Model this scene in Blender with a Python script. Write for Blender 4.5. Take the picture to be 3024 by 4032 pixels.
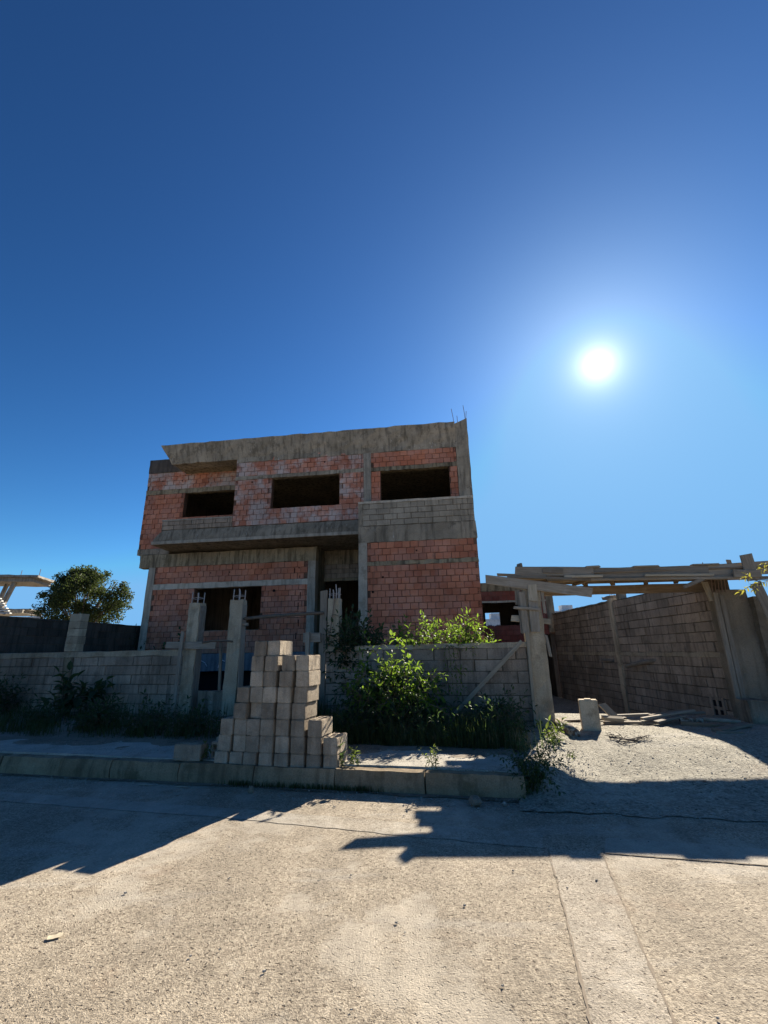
import bpy, bmesh, math, random
from mathutils import Vector, Matrix, Quaternion, noise as mnoise
random.seed(11)
R = math.radians
scene = bpy.context.scene
for o in list(bpy.data.objects): bpy.data.objects.remove(o)
COL = scene.collection

# ------------------------------------------------------------------ camera
PITCH, ROLL, EYE = R(17.2), 0.018, 1.55
fw = Vector((0, math.cos(PITCH), math.sin(PITCH)))
up0 = Vector((0, -math.sin(PITCH), math.cos(PITCH)))
rt0 = Vector((1, 0, 0))
rt = rt0*math.cos(ROLL) - up0*math.sin(ROLL)
up = up0*math.cos(ROLL) + rt0*math.sin(ROLL)
cam_d = bpy.data.cameras.new('camera')
cam = bpy.data.objects.new('camera', cam_d); COL.objects.link(cam)
m = Matrix.Identity(4)
for i in range(3):
    m[i][0] = rt[i]; m[i][1] = up[i]; m[i][2] = -fw[i]
m[2][3] = EYE
cam.matrix_world = m
cam_d.sensor_fit = 'VERTICAL'; cam_d.sensor_height = 24.0; cam_d.lens = 1780/4032*24
cam_d.clip_start = 0.05; cam_d.clip_end = 3000
scene.camera = cam

# ------------------------------------------------------------------ sky, sun, exposure
SUN = Vector((0.41502, 0.74688, 0.51955)).normalized()
SUN_EL, SUN_AZ = math.asin(SUN.z), math.atan2(SUN.x, SUN.y)
world = bpy.data.worlds.new('World'); scene.world = world; world.use_nodes = True
wn, wl = world.node_tree.nodes, world.node_tree.links
wn.clear()
def wnode(t, **k):
    n = wn.new(t)
    for a, b in k.items(): setattr(n, a, b)
    return n
def wmath(op, a, b=None, c=None):
    n = wnode('ShaderNodeMath', operation=op)
    for i, v in enumerate((a, b, c)):
        if v is None: continue
        if isinstance(v, (int, float)): n.inputs[i].default_value = v
        else: wl.new(v, n.inputs[i])
    return n.outputs[0]
sky = wnode('ShaderNodeTexSky', sky_type='NISHITA', sun_disc=False)
sky.sun_elevation = SUN_EL; sky.sun_rotation = SUN_AZ
sky.altitude = 600; sky.air_density = 1.0; sky.dust_density = 0.25; sky.ozone_density = 3.0
hsv = wnode('ShaderNodeHueSaturation'); hsv.inputs['Saturation'].default_value = 1.12; hsv.inputs['Value'].default_value = 1.0
wl.new(sky.outputs[0], hsv.inputs['Color'])
# deepen the blue the way this clear dry sky shows it: contrast and tint of the whole dome
def wvec(op, a, b):
    n = wnode('ShaderNodeMix', data_type='RGBA', blend_type=op); n.inputs[0].default_value = 1
    wl.new(a, n.inputs[6]); n.inputs[7].default_value = (*b, 1); return n.outputs[2]
k0 = wvec('MULTIPLY', hsv.outputs[0], (.1098, .1098, .1098))
k1 = wvec('DARKEN', k0, (.315, .455, .68))
gm = wnode('ShaderNodeGamma'); gm.inputs[1].default_value = 1.5; wl.new(k1, gm.inputs[0])
k2 = wvec('MULTIPLY', gm.outputs[0], (4.75, 6.75, 6.6))
bg = wnode('ShaderNodeBackground'); bg.inputs['Strength'].default_value = 0.10
wl.new(k2, bg.inputs['Color'])
# sun disc widened by glare, with a glare glow painted into the sky round it (a direction in the sky, not a place in the picture)
tc = wnode('ShaderNodeTexCoord')
dot = wnode('ShaderNodeVectorMath', operation='DOT_PRODUCT')
nrm = wnode('ShaderNodeVectorMath', operation='NORMALIZE')
wl.new(tc.outputs['Generated'], nrm.inputs[0]); wl.new(nrm.outputs[0], dot.inputs[0]); dot.inputs[1].default_value = SUN
ang = wmath('MULTIPLY', wmath('ARCCOSINE', wmath('MINIMUM', dot.outputs['Value'], 1.0)), 57.2958)
disc = wmath('MULTIPLY', wmath('SMOOTH_MIN', wmath('MAXIMUM', wmath('SUBTRACT', 1.35, ang), 0.0), 1.0, 0.2), 2.4)
h1 = wmath('MULTIPLY', wmath('EXPONENT', wmath('MULTIPLY', ang, -1/1.25)), 0.85)
h2 = wmath('MULTIPLY', wmath('EXPONENT', wmath('MULTIPLY', ang, -1/7.0)), 0.08)
h3 = wmath('MULTIPLY', wmath('EXPONENT', wmath('MULTIPLY', ang, -1/24.0)), 0.020)
halo = wmath('ADD', wmath('ADD', wmath('ADD', disc, h1), h2), h3)
bg2 = wnode('ShaderNodeBackground'); bg2.inputs['Color'].default_value = (1, 0.98, 0.93, 1)
wl.new(halo, bg2.inputs['Strength'])
add = wnode('ShaderNodeAddShader'); wl.new(bg.outputs[0], add.inputs[0]); wl.new(bg2.outputs[0], add.inputs[1])
wo = wnode('ShaderNodeOutputWorld'); wl.new(add.outputs[0], wo.inputs['Surface'])

sl = bpy.data.lights.new('sun', 'SUN'); sl.energy = 5.0; sl.angle = R(0.53); sl.color = (1.0, 0.91, 0.77)
so = bpy.data.objects.new('sun', sl); COL.objects.link(so)
so.rotation_mode = 'QUATERNION'; so.rotation_quaternion = SUN.to_track_quat('Z', 'Y'); so.location = (0, 0, 60)
vs = scene.view_settings
vs.view_transform = 'Standard'; vs.look = 'None'; vs.exposure = 1.25; vs.gamma = 1.0; vs.use_curve_mapping = False
scene.render.engine = 'CYCLES'

# ------------------------------------------------------------------ materials
MATS = {}
class NT:
    def __init__(s, name):
        s.m = bpy.data.materials.new(name); s.m.use_nodes = True
        s.n, s.l = s.m.node_tree.nodes, s.m.node_tree.links
        s.b = s.n['Principled BSDF']; s.out = s.n['Material Output']
        s.b.inputs['Specular IOR Level'].default_value = 0.25
    def new(s, t, **k):
        n = s.n.new(t)
        for a, b in k.items(): setattr(n, a, b)
        return n
    def set(s, sock, v):
        if hasattr(v, 'links') or hasattr(v, 'is_linked'): s.l.new(v, sock)
        elif isinstance(v, tuple) and len(v) == 3 and sock.type == 'RGBA': sock.default_value = (*v, 1)
        else: sock.default_value = v
    def pos(s, scale=(1, 1, 1), obj=False, rot=0.0):
        if obj: src = s.new('ShaderNodeTexCoord').outputs['Object']
        else: src = s.new('ShaderNodeNewGeometry').outputs['Position']
        mp = s.new('ShaderNodeMapping'); mp.inputs['Scale'].default_value = scale; mp.inputs['Rotation'].default_value = (0, 0, rot)
        s.l.new(src, mp.inputs['Vector']); return mp.outputs[0]
    def noise(s, vec, scale, detail=4, rough=.6):
        n = s.new('ShaderNodeTexNoise'); s.l.new(vec, n.inputs['Vector'])
        n.inputs['Scale'].default_value = scale; n.inputs['Detail'].default_value = detail; n.inputs['Roughness'].default_value = rough
        return n.outputs['Fac']
    def voro(s, vec, scale, feature='F1', out='Distance'):
        n = s.new('ShaderNodeTexVoronoi', feature=feature); s.l.new(vec, n.inputs['Vector']); n.inputs['Scale'].default_value = scale
        return n.outputs[out]
    def ramp(s, fac, lo, hi, a=0.0, b=1.0):
        n = s.new('ShaderNodeMapRange', interpolation_type='SMOOTHSTEP')
        for k, v in zip(('Value', 'From Min', 'From Max', 'To Min', 'To Max'), (fac, lo, hi, a, b)): s.set(n.inputs[k], v)
        return n.outputs[0]
    def mix(s, fac, a, b, mode='MIX'):
        n = s.new('ShaderNodeMix', data_type='RGBA', blend_type=mode)
        s.set(n.inputs[0], fac); s.set(n.inputs[6], a); s.set(n.inputs[7], b); return n.outputs[2]
    def math(s, op, a, b=0.0):
        n = s.new('ShaderNodeMath', operation=op); s.set(n.inputs[0], a); s.set(n.inputs[1], b); return n.outputs[0]
    def rnd(s):
        o = s.new('ShaderNodeObjectInfo').outputs['Random']; i = s.new('ShaderNodeNewGeometry').outputs['Random Per Island']
        return s.math('FRACT', s.math('ADD', o, i))
    def val(s, col, fac):      # multiply colour by a grey factor
        n = s.new('ShaderNodeMix', data_type='RGBA', blend_type='MULTIPLY'); n.inputs[0].default_value = 1
        s.set(n.inputs[6], col)
        c = s.new('ShaderNodeCombineColor')
        for k in range(3): s.set(c.inputs[k], fac)
        s.l.new(c.outputs[0], n.inputs[7]); return n.outputs[2]
    def bump(s, h, strength=.4, dist=.01):
        n = s.new('ShaderNodeBump'); n.inputs['Strength'].default_value = strength; n.inputs['Distance'].default_value = dist
        s.l.new(h, n.inputs['Height']); s.l.new(n.outputs[0], s.b.inputs['Normal'])
    def done(s, col, rough=.9):
        s.set(s.b.inputs['Base Color'], col); s.b.inputs['Roughness'].default_value = rough; MATS[s.m.name] = s.m; return s.m

def concrete(name, a, b, stain=None, s1=1.2, streak=.5, grain=70, rnd=.18, bump=.35, dist=.006, white=0.0, warm=(1.12, 1.03, .90)):
    t = NT(name); p = t.pos()
    a, b, stain = [tuple(q*w for q, w in zip(c_, warm)) if c_ else None for c_ in (a, b, stain)]
    c = t.mix(t.ramp(t.noise(p, s1, 6, .65), .35, .65), a, b)
    st = t.ramp(t.noise(t.pos((5, 5, .5)), 1.6, 5, .6), .40, .72)
    c = t.val(c, t.ramp(st, 0, 1, 1.0, 1.0 - streak*.75))
    if stain: c = t.mix(t.ramp(t.noise(p, 2.6, 5, .7), .52, .68, 0, .8), c, stain)
    if white > 0:
        w = t.math('MULTIPLY', t.ramp(t.noise(t.pos((7, 7, 1.6)), 1.3, 6, .75), .63, .70), white)
        c = t.mix(w, c, (.62, .60, .56))
    g = t.noise(p, grain, 3, .7)
    c = t.val(c, t.ramp(g, .25, .75, .78, 1.2))
    c = t.val(c, t.ramp(t.rnd(), 0, 1, 1 - rnd, 1 + rnd))
    t.bump(t.math('ADD', g, t.math('MULTIPLY', t.noise(p, 12, 4), 1.5)), bump, dist)
    return t.done(c, .92)

concrete('concrete_old', (.215, .195, .16), (.33, .30, .25), (.11, .10, .082), streak=.65, white=.8)
concrete('concrete_beam', (.22, .19, .14), (.31, .27, .195), (.13, .112, .075), streak=.85, white=.35)
concrete('concrete_pale', (.36, .34, .30), (.45, .425, .38), (.26, .24, .20), streak=.45)
concrete('block_wall', (.21, .18, .14), (.30, .255, .20), (.15, .13, .102), rnd=.16, warm=(1.34, 1.22, 1.14))
concrete('pillar_stained', (.17, .15, .12), (.235, .205, .165), (.12, .105, .085), streak=.3)
concrete('block_pale', (.27, .25, .21), (.35, .325, .28), (.22, .20, .165), rnd=.12)
concrete('block_dark', (.075, .07, .066), (.11, .10, .092), rnd=.15)
concrete('block_stack', (.29, .25, .20), (.40, .35, .285), (.22, .185, .145), warm=(1.12, 1.05, .95), s1=3.5, streak=.45, grain=90, rnd=.26, bump=.9, dist=.012)
concrete('coping', (.34, .295, .225), (.43, .38, .30), (.22, .19, .14), streak=.4)
concrete('mortar', (.12, .07, .052), (.16, .10, .076), rnd=0)
concrete('mortar_wall', (.10, .085, .066), (.14, .12, .095), rnd=0)
concrete('kerb_concrete', (.23, .175, .105), (.31, .245, .155), (.115, .10, .055), s1=2.2, streak=.5, rnd=.12, warm=(1.04, 1, 1))
concrete('plinth_blue', (.16, .175, .19), (.22, .235, .25), (.10, .105, .11), rnd=0, warm=(1, 1, 1))
concrete('white_render', (.62, .62, .61), (.72, .72, .70), rnd=.05, warm=(1, 1, 1))
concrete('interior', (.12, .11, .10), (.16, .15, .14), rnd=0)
concrete('far_stone', (.26, .23, .19), (.34, .305, .255), (.20, .17, .14), rnd=.05, warm=(1, 1, 1))

def brickmat(name, a, b, film):
    t = NT(name); p = t.pos()
    c = t.mix(t.rnd(), a, b)
    c = t.mix(t.ramp(t.noise(p, 1.7, 5, .65), .40, .62, 0, film), c, (.50, .40, .35))         # pale lime bloom
    c = t.mix(t.ramp(t.noise(t.pos((4, 4, .6)), 1.2, 5, .7), .56, .72, 0, .65), c, (.13, .10, .085))   # soot runs
    c = t.mix(t.ramp(t.noise(p, 5, 4, .7), .66, .74, 0, .7), c, (.28, .25, .22))             # mortar smears
    g = t.noise(t.pos((1, 1, 6)), 40, 3)
    c = t.val(c, t.ramp(g, .2, .8, .85, 1.13))
    c = t.val(c, t.ramp(t.noise(p, .7, 3), .3, .7, .82, 1.15))
    t.bump(g, .35, .004); return t.done(c, .9)
brickmat('clay_brick', (.43, .145, .078), (.57, .225, .125), .20)
brickmat('clay_brick_limed', (.40, .145, .085), (.55, .24, .15), 1.0)
brickmat('clay_brick_deep', (.24, .065, .045), (.32, .095, .065), .1)
t = NT('hole_shade'); t.done((.02, .012, .01), 1)  # near-black colour stands for the shade inside small holes
t = NT('void_shade'); t.done((.012, .012, .014), 1)  # near-black colour stands for unlit space behind openings

def wood(name, a, b, dark):
    t = NT(name); p = t.pos((1.2, 14, 14), obj=True)
    o = t.new('ShaderNodeObjectInfo').outputs['Random']
    mp = t.new('ShaderNodeVectorMath', operation='ADD'); t.l.new(p, mp.inputs[0])
    cc = t.new('ShaderNodeCombineXYZ'); t.l.new(t.math('MULTIPLY', o, 37.0), cc.inputs[0]); t.l.new(t.math('MULTIPLY', o, 91.0), cc.inputs[1]); t.l.new(cc.outputs[0], mp.inputs[1])
    v = mp.outputs[0]
    n = t.noise(v, 2.2, 5, .65)
    c = t.mix(t.ramp(n, .32, .68), a, b)
    c = t.mix(t.ramp(t.noise(v, 6, 3, .7), .60, .74, 0, .8), c, dark)
    c = t.mix(t.ramp(t.noise(t.pos(), 3.0, 5, .7), .56, .72, 0, .55), c, (.34, .31, .27))     # cement splashes
    c = t.val(c, t.ramp(o, 0, 1, .75, 1.25))
    t.bump(t.noise(v, 5, 4), .5, .004); return t.done(c, .85)
wood('wood_grey', (.215, .175, .128), (.31, .262, .20), (.085, .066, .048))
wood('wood_brown', (.20, .145, .092), (.28, .21, .14), (.09, .062, .04))
wood('wood_pale', (.32, .265, .185), (.42, .355, .26), (.17, .135, .09))
t = NT('bark'); p = t.pos(); n = t.noise(t.pos((1, 1, .3)), 30, 4); t.bump(n, .6, .01); t.done(t.mix(n, (.10, .075, .055), (.20, .16, .12)), .95)
t = NT('birch_bark'); p = t.pos(); n = t.noise(p, 18, 4, .7); t.bump(n, .6, .01); t.done(t.mix(t.ramp(n, .42, .6), (.14, .09, .06), (.42, .37, .30)), .9)
t = NT('rebar_steel'); t.done((.22, .15, .11), .7)
t = NT('rebar_pale'); t.done((.42, .37, .33), .8)
t = NT('chalk'); t.done((.7, .7, .7), 1)
t = NT('window_dark'); t.done((.10, .11, .13), .4)
t = NT('plastic_sheet'); t.done((.55, .57, .60), .35)

def leafmat(name, a, b, trans, gloss=.52):
    t = NT(name); r = t.rnd()
    c = t.mix(r, a, b)
    c = t.val(c, t.ramp(t.noise(t.pos(), 9, 2), .3, .7, .8, 1.2))
    t.b.inputs['Specular IOR Level'].default_value = .3
    t.done(c, gloss)
    tr = t.new('ShaderNodeBsdfTranslucent'); t.l.new(t.mix(.6, c, (trans[0], trans[1], trans[2])), tr.inputs['Color'])
    mx = t.new('ShaderNodeMixShader'); mx.inputs[0].default_value = .5
    t.l.new(t.b.outputs[0], mx.inputs[1]); t.l.new(tr.outputs[0], mx.inputs[2]); t.l.new(mx.outputs[0], t.out.inputs['Surface'])
    return t.m
leafmat('leaf_lit', (.06, .12, .02), (.11, .18, .03), (.30, .46, .04))  # leaf copy for plants in sun, backlight put into the green
leafmat('leaf_shaded', (.036, .066, .032), (.06, .098, .042), (.09, .15, .03))  # darker leaf copy for plants in shade, the shade put into the green
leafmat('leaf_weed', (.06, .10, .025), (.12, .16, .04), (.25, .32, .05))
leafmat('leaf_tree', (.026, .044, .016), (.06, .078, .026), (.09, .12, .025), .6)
leafmat('leaf_yellow', (.20, .20, .03), (.30, .27, .05), (.45, .42, .06))
leafmat('grass_blade', (.035, .06, .022), (.075, .10, .035), (.10, .15, .03), .6)
leafmat('grass_dry', (.20, .17, .09), (.28, .24, .13), (.25, .22, .10), .7)
t = NT('flower_white'); t.done((.75, .75, .70), .8)

def roadmat(name, a, b, dust, pit, aggr=75, lo=.5, rel=.012, cover=.62):
    t = NT(name); p = t.pos()
    big = t.noise(p, .55, 5, .6); med = t.noise(p, 2.3, 5, .65)
    worn = t.ramp(t.math('ADD', t.math('MULTIPLY', big, .65), t.math('MULTIPLY', med, .35)), lo-.02, lo+.07)     # fines cover the stones
    ag = t.voro(p, aggr); ag2 = t.noise(p, aggr*1.3, 3, .75)
    stone = t.new('ShaderNodeTexVoronoi'); t.l.new(p, stone.inputs['Vector']); stone.inputs['Scale'].default_value = aggr
    sep = t.new('ShaderNodeSeparateColor'); t.l.new(stone.outputs['Color'], sep.inputs[0])
    c = t.mix(sep.outputs[0], a, b)
    c = t.val(c, t.ramp(ag2, .30, .62, .62, 1.18))
    pits = t.ramp(t.noise(p, aggr*.55, 2, .6), .60, .70)
    c = t.mix(t.math('MULTIPLY', pits, t.ramp(worn, 0, 1, .85, .3)), c, pit)
    c = t.mix(t.ramp(worn, 0, 1, .05, cover), c, dust)
    c = t.mix(t.ramp(t.noise(t.pos((.35, 1.6, 1), rot=.25), 1.1, 5, .7), .54, .66, 0, .28), c, (.50, .465, .41))     # pale cement spill dragged along
    c = t.val(c, t.ramp(t.noise(t.pos((1.5, .3, 1), rot=-.3), .8, 5, .65),   .38, .62, .88, 1.08))       # oil and damp
    c = t.mix(t.ramp(t.noise(p, .9, 4, .7), .58, .72, 0, .35), c, (.30, .21, .14))          # earth washed over it
    c = t.val(c, t.ramp(t.noise(p, 5, 4, .6), .3, .7, .9, 1.1))
    h = t.math('ADD', t.math('MULTIPLY', ag2, 1.2), t.math('MULTIPLY', pits, -.8))
    h = t.math('ADD', h, t.math('MULTIPLY', med, 1.5))
    t.bump(t.math('MULTIPLY', h, t.ramp(worn, 0, 1, 1, .75)), .9, rel)
    return t.done(c, .9)
roadmat('road_surface', (.25, .205, .15), (.47, .395, .295), (.45, .395, .315), (.10, .07, .048), 66, .5, .014)
roadmat('road_patch', (.31, .265, .205), (.46, .395, .31), (.44, .39, .32), (.16, .12, .085), 75, .49)
roadmat('gutter_strip', (.30, .255, .195), (.45, .39, .305), (.45, .405, .335), (.16, .12, .09), 75, .47)
roadmat('footway_surface', (.32, .29, .235), (.45, .41, .335), (.47, .435, .365), (.17, .13, .10), 60, .46)
roadmat('drive_surface', (.26, .235, .185), (.46, .42, .33), (.44, .395, .315), (.075, .055, .04), 34, .56, .032, .40)  # dark pits include the shadows between pebbles, put into the colour
roadmat('earth', (.16, .125, .085), (.25, .20, .14), (.26, .21, .155), (.08, .06, .045), 40, .48)
roadmat('rubble_stone', (.30, .28, .25), (.42, .39, .34), (.38, .35, .30), (.16, .14, .12), 40, .5)
t = NT('seam_dirt'); p = t.pos(); t.done(t.mix(t.noise(p, 25, 3), (.17, .135, .10), (.30, .25, .19)), 1)

# ------------------------------------------------------------------ mesh helpers
class MB:
    def __init__(s): s.v, s.f, s.mi = [], [], []
    def add(s, vs, fs, mi=0):
        o = len(s.v); s.v += [tuple(x) for x in vs]
        for f in fs: s.f.append(tuple(i+o for i in f)); s.mi.append(mi)
    def box(s, x0, x1, y0, y1, z0, z1, mi=0, M=None, skip=()):
        vs = [Vector((x, y, z)) for z in (z0, z1) for y in (y0, y1) for x in (x0, x1)]
        if M: vs = [M @ q for q in vs]
        fs = {'b': (0, 2, 3, 1), 't': (4, 5, 7, 6), 'f': (0, 1, 5, 4), 'k': (2, 6, 7, 3), 'l': (0, 4, 6, 2), 'r': (1, 3, 7, 5)}
        s.add(vs, [q for k, q in fs.items() if k not in skip], mi)
    def rbox(s, x0, x1, y0, y1, z0, z1, seg=.3, amp=.006, mi=0, M=None, taper=None):
        """box of small uneven facets: cast or worn concrete, never a knife edge"""
        def cuts(a, b):
            n = max(1, min(40, int(round((b-a)/seg)))); return [a+(b-a)*i/n for i in range(n+1)]
        X, Y, Z = cuts(x0, x1), cuts(y0, y1), cuts(z0, z1)
        idx, vs, fs = {}, [], []
        def vid(i, j, k):
            if (i, j, k) not in idx:
                q = Vector((X[i], Y[j], Z[k]))
                q += Vector((random.uniform(-amp, amp), random.uniform(-amp, amp), random.uniform(-amp, amp)))
                if taper: q = taper(q)
                idx[(i, j, k)] = len(vs); vs.append(M @ q if M else q)
            return idx[(i, j, k)]
        nx, ny, nz = len(X)-1, len(Y)-1, len(Z)-1
        for i in range(nx):
            for j in range(ny):
                fs.append((vid(i, j, 0), vid(i, j+1, 0), vid(i+1, j+1, 0), vid(i+1, j, 0)))
                fs.append((vid(i, j, nz), vid(i+1, j, nz), vid(i+1, j+1, nz), vid(i, j+1, nz)))
            for k in range(nz):
                fs.append((vid(i, 0, k), vid(i+1, 0, k), vid(i+1, 0, k+1), vid(i, 0, k+1)))
                fs.append((vid(i, ny, k), vid(i, ny, k+1), vid(i+1, ny, k+1), vid(i+1, ny, k)))
        for j in range(ny):
            for k in range(nz):
                fs.append((vid(0, j, k), vid(0, j, k+1), vid(0, j+1, k+1), vid(0, j+1, k)))
                fs.append((vid(nx, j, k), vid(nx, j+1, k), vid(nx, j+1, k+1), vid(nx, j, k+1)))
        s.add(vs, fs, mi)
    def tube(s, pts, rads, n=6, mi=0):
        pts = [Vector(p) for p in pts]
        if isinstance(rads, (int, float)): rads = [rads]*len(pts)
        vs, fs = [], []
        ref = Vector((.31, .57, .76))
        for i, p in enumerate(pts):
            d = (pts[min(i+1, len(pts)-1)] - pts[max(i-1, 0)]).normalized()
            a = d.cross(ref).normalized(); b = d.cross(a)
            for k in range(n):
                w = 2*math.pi*k/n; vs.append(p + (a*math.cos(w) + b*math.sin(w))*rads[i])
        for i in range(len(pts)-1):
            for k in range(n):
                fs.append((i*n+k, i*n+(k+1) % n, (i+1)*n+(k+1) % n, (i+1)*n+k))
        fs.append(tuple(range(n-1, -1, -1))); fs.append(tuple((len(pts)-1)*n+k for k in range(n)))
        s.add(vs, fs, mi)
    def mesh(s, name, mats):
        me = bpy.data.meshes.new(name); me.from_pydata(s.v, [], s.f)
        for q in (mats if isinstance(mats, (list, tuple)) else [mats]): me.materials.append(MATS[q])
        if any(s.mi): me.polygons.foreach_set('material_index', s.mi)
        me.update(); return me
    def build(s, name, mats, parent=None, smooth=False, M=None):
        me = s.mesh(name, mats)
        if smooth: me.polygons.foreach_set('use_smooth', [True]*len(me.polygons))
        return link(name, me, parent, M)
def link(name, me, parent=None, M=None):
    o = bpy.data.objects.new(name, me); COL.objects.link(o)
    if parent: o.parent = parent
    if M is not None: o.matrix_basis = M
    return o
def tag(o, label=None, cat=None, group=None, kind=None):
    if label: o['label'] = label
    if cat: o['category'] = cat
    if group: o['group'] = group
    if kind: o['kind'] = kind
    return o
def empty(name, label, cat, loc=(0, 0, 0), rz=0, group=None):
    o = bpy.data.objects.new(name, None); COL.objects.link(o); o.empty_display_size = .2
    o.location = loc; o.rotation_euler = (0, 0, rz); return tag(o, label, cat, group)
class Frame:      # u to the right along a facade, v away from the street, z up
    def __init__(s, x, y, deg):
        s.o = Vector((x, y, 0)); a = R(deg); s.a = a
        s.U = Vector((math.cos(a), -math.sin(a), 0)); s.V = Vector((math.sin(a), math.cos(a), 0))
        s.M = Matrix.Translation(s.o) @ Matrix.Rotation(-a, 4, 'Z')
    def w(s, u, v, z): return s.o + s.U*u + s.V*v + Vector((0, 0, z))
HOUSE = Frame(0, 13.9, 7.7)
WALL = Frame(1.96, 8.74, 15)
STREET = Frame(.42, 5.81, 12.9)
GATE = Frame(2.95, 8.6, 6)
def fbm(x, y, s=1.0, oct=4):
    return mnoise.fractal(Vector((x*s, y*s, 3.7)), .8, 2.1, oct)

# ------------------------------------------------------------------ setting: ground, road, footway, drive
def grid(name, fr, u0, u1, v0, v1, du, dv, zf, mat, warp=None):
    nu, nv = max(1, int((u1-u0)/du)), max(1, int((v1-v0)/dv)); mb = MB(); vs, fs = [], []
    for j in range(nv+1):
        for i in range(nu+1):
            u, v = u0+(u1-u0)*i/nu, v0+(v1-v0)*j/nv
            if warp: u, v = warp(u, v)
            p = fr.w(u, v, 0); vs.append((p.x, p.y, zf(u, v)))
    for j in range(nv):
        for i in range(nu): fs.append((j*(nu+1)+i, j*(nu+1)+i+1, (j+1)*(nu+1)+i+1, (j+1)*(nu+1)+i))
    mb.add(vs, fs); o = mb.build(name, mat, smooth=True); return o
def sm(a, b, x):
    t = min(1, max(0, (x-a)/(b-a))); return t*t*(3-2*t)
mb = MB(); mb.add([(-700, -300, -.8), (700, -300, -.8), (700, 1200, -.8), (-700, 1200, -.8)], [(0, 1, 2, 3)])
tag(mb.build('ground', 'earth'), kind='structure')
tag(grid('road', STREET, -60, 60, -40, .16, .5, .5, lambda u, v: 0.0, 'road_surface'), kind='structure')
def yard_z(u, v): return .33 + .04*fbm(u, v, .8)
tag(grid('yard_ground', WALL, -60, .62, .3, 70, 1.2, 1.2, yard_z, 'earth'), kind='structure')
def verge_z(u, v): return .21 + .05*sm(.2, 1.5, v) + .09*sm(1.4, 3.2, v) + .025*fbm(u, v, 1.6) + .12*math.exp(-((u+6.6)/1.4)**2-((v-2.2)/.5)**2)
tag(grid('verge_ground', STREET, -30, 1.02, .12, 4.6, .12, .12, verge_z, 'earth'), kind='structure')
def drive_z(u, v):
    z = .008 + .262*sm(-.05, 2.5, v) - .55*sm(4.6, 9, v)
    z += (.012*fbm(u, v, 2.2) + .006*fbm(u, v, 9))*sm(-.3, .3, v)
    z += .15*math.exp(-((u-1.30)/.34)**2 - ((v-.75)/.62)**2)*(1+.35*fbm(u, v, 5)) + .05*math.exp(-((u-1.2)/.3)**2 - ((v-2.0)/.6)**2)
    return z
tag(grid('driveway', STREET, 1.0, 8.3, -.32, 16, .09, .09, drive_z, 'drive_surface',
     warp=lambda u, v: (u, v + (.10*fbm(u, 0, 2.5) if v < -.2 else 0))), kind='structure')
mb = MB(); mb.add([GATE.w(4.4, -.4, .28), GATE.w(60, -8, .28), GATE.w(60, 60, .28), GATE.w(4.4, 60, .28)], [(0, 1, 2, 3)])
tag(mb.build('neighbour_ground', 'earth'), kind='structure')
# footway slab along the kerb
foot = MB()
foot.rbox(-22, 1.03, .185, 1.30, .08, .238, seg=.42, amp=.010, M=STREET.M)
tag(foot.build('footway', 'footway_surface'), kind='structure')
# kerb of one-metre stones
kerb = bpy.data.objects.new('kerb', None); COL.objects.link(kerb); kerb.matrix_basis = STREET.M; tag(kerb, kind='structure')
edges = [-16.3+i*1.02 for i in range(12)] + [-4.24, -3.21, -2.15, -1.09, -.01, 1.09]
for a, b in zip(edges[:-1], edges[1:]):
    mb = MB(); c = (a+b)/2
    def tp(q):
        if q.z > .15 and q.y < .03: q.y += .022; 
        return q
    mb.rbox(a+.006, b-.006, 0, .175, -.12, .222, seg=.11, amp=.006, taper=tp)
    o = mb.build('kerb_stone', 'kerb_concrete', kerb); o.location = (0, random.uniform(-.008, .008), random.uniform(-.006, .006))
# gutter strip, trench patch and seams lying on the road
def strip(name, pts_a, pts_b, z, mat, rag=.012):
    mb = MB(); vs, fs = [], []
    n = max(60, 4*len(pts_a))
    def at(pts, t):
        k = t*(len(pts)-1); i = min(int(k), len(pts)-2); return Vector((*pts[i], 0)).lerp(Vector((*pts[i+1], 0)), k-i)
    for i in range(n+1):
        for s_, pts in ((0, pts_a), (1, pts_b)):
            q = at(pts, i/n); vs.append((q.x+random.uniform(-rag, rag), q.y+random.uniform(-rag, rag), z))
    for i in range(n): fs.append((2*i, 2*i+2, 2*i+3, 2*i+1))
    mb.add(vs, fs); return tag(mb.build(name, mat), kind='structure')
strip('gutter_strip', [(-7.7, 6.86), (-4.43, 5.87), (-1.70, 5.20), (-.05, 4.70), (1.24, 4.32)], [(-7.6, 7.2), (-4.6, 6.22), (-1.80, 5.50), (-.05, 5.02), (1.34, 4.62)], .004, 'gutter_strip')
strip('gutter_strip', [(1.70, 4.21), (2.77, 3.95), (7, 2.93)], [(1.85, 4.52), (2.87, 4.27), (7.1, 3.25)], .004, 'gutter_strip')
ka = [STREET.w(-14+i*.25, .03, 0) for i in range(61)]; kb = [STREET.w(-14+i*.25, -.05-.09*abs(fbm(i*.25, 2, 1.3)), 0) for i in range(61)]
strip('gutter_dirt', [(q.x, q.y) for q in kb], [(q.x, q.y) for q in ka], .011, 'earth', .014)
strip('trench_patch', [(1.28, 4.30), (1.07, 3.39), (.85, 2.52), (.40, .6), (.1, -3)], [(1.68, 4.24), (1.43, 3.33), (1.21, 2.52), (.78, .6), (.5, -3)], .004, 'road_patch')
strip('road_seam', [(1.275, 4.30), (1.065, 3.39), (.845, 2.52), (.395, .6)], [(1.283, 4.30), (1.074, 3.39), (.857, 2.52), (.408, .6)], .0055, 'seam_dirt', .005)
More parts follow.
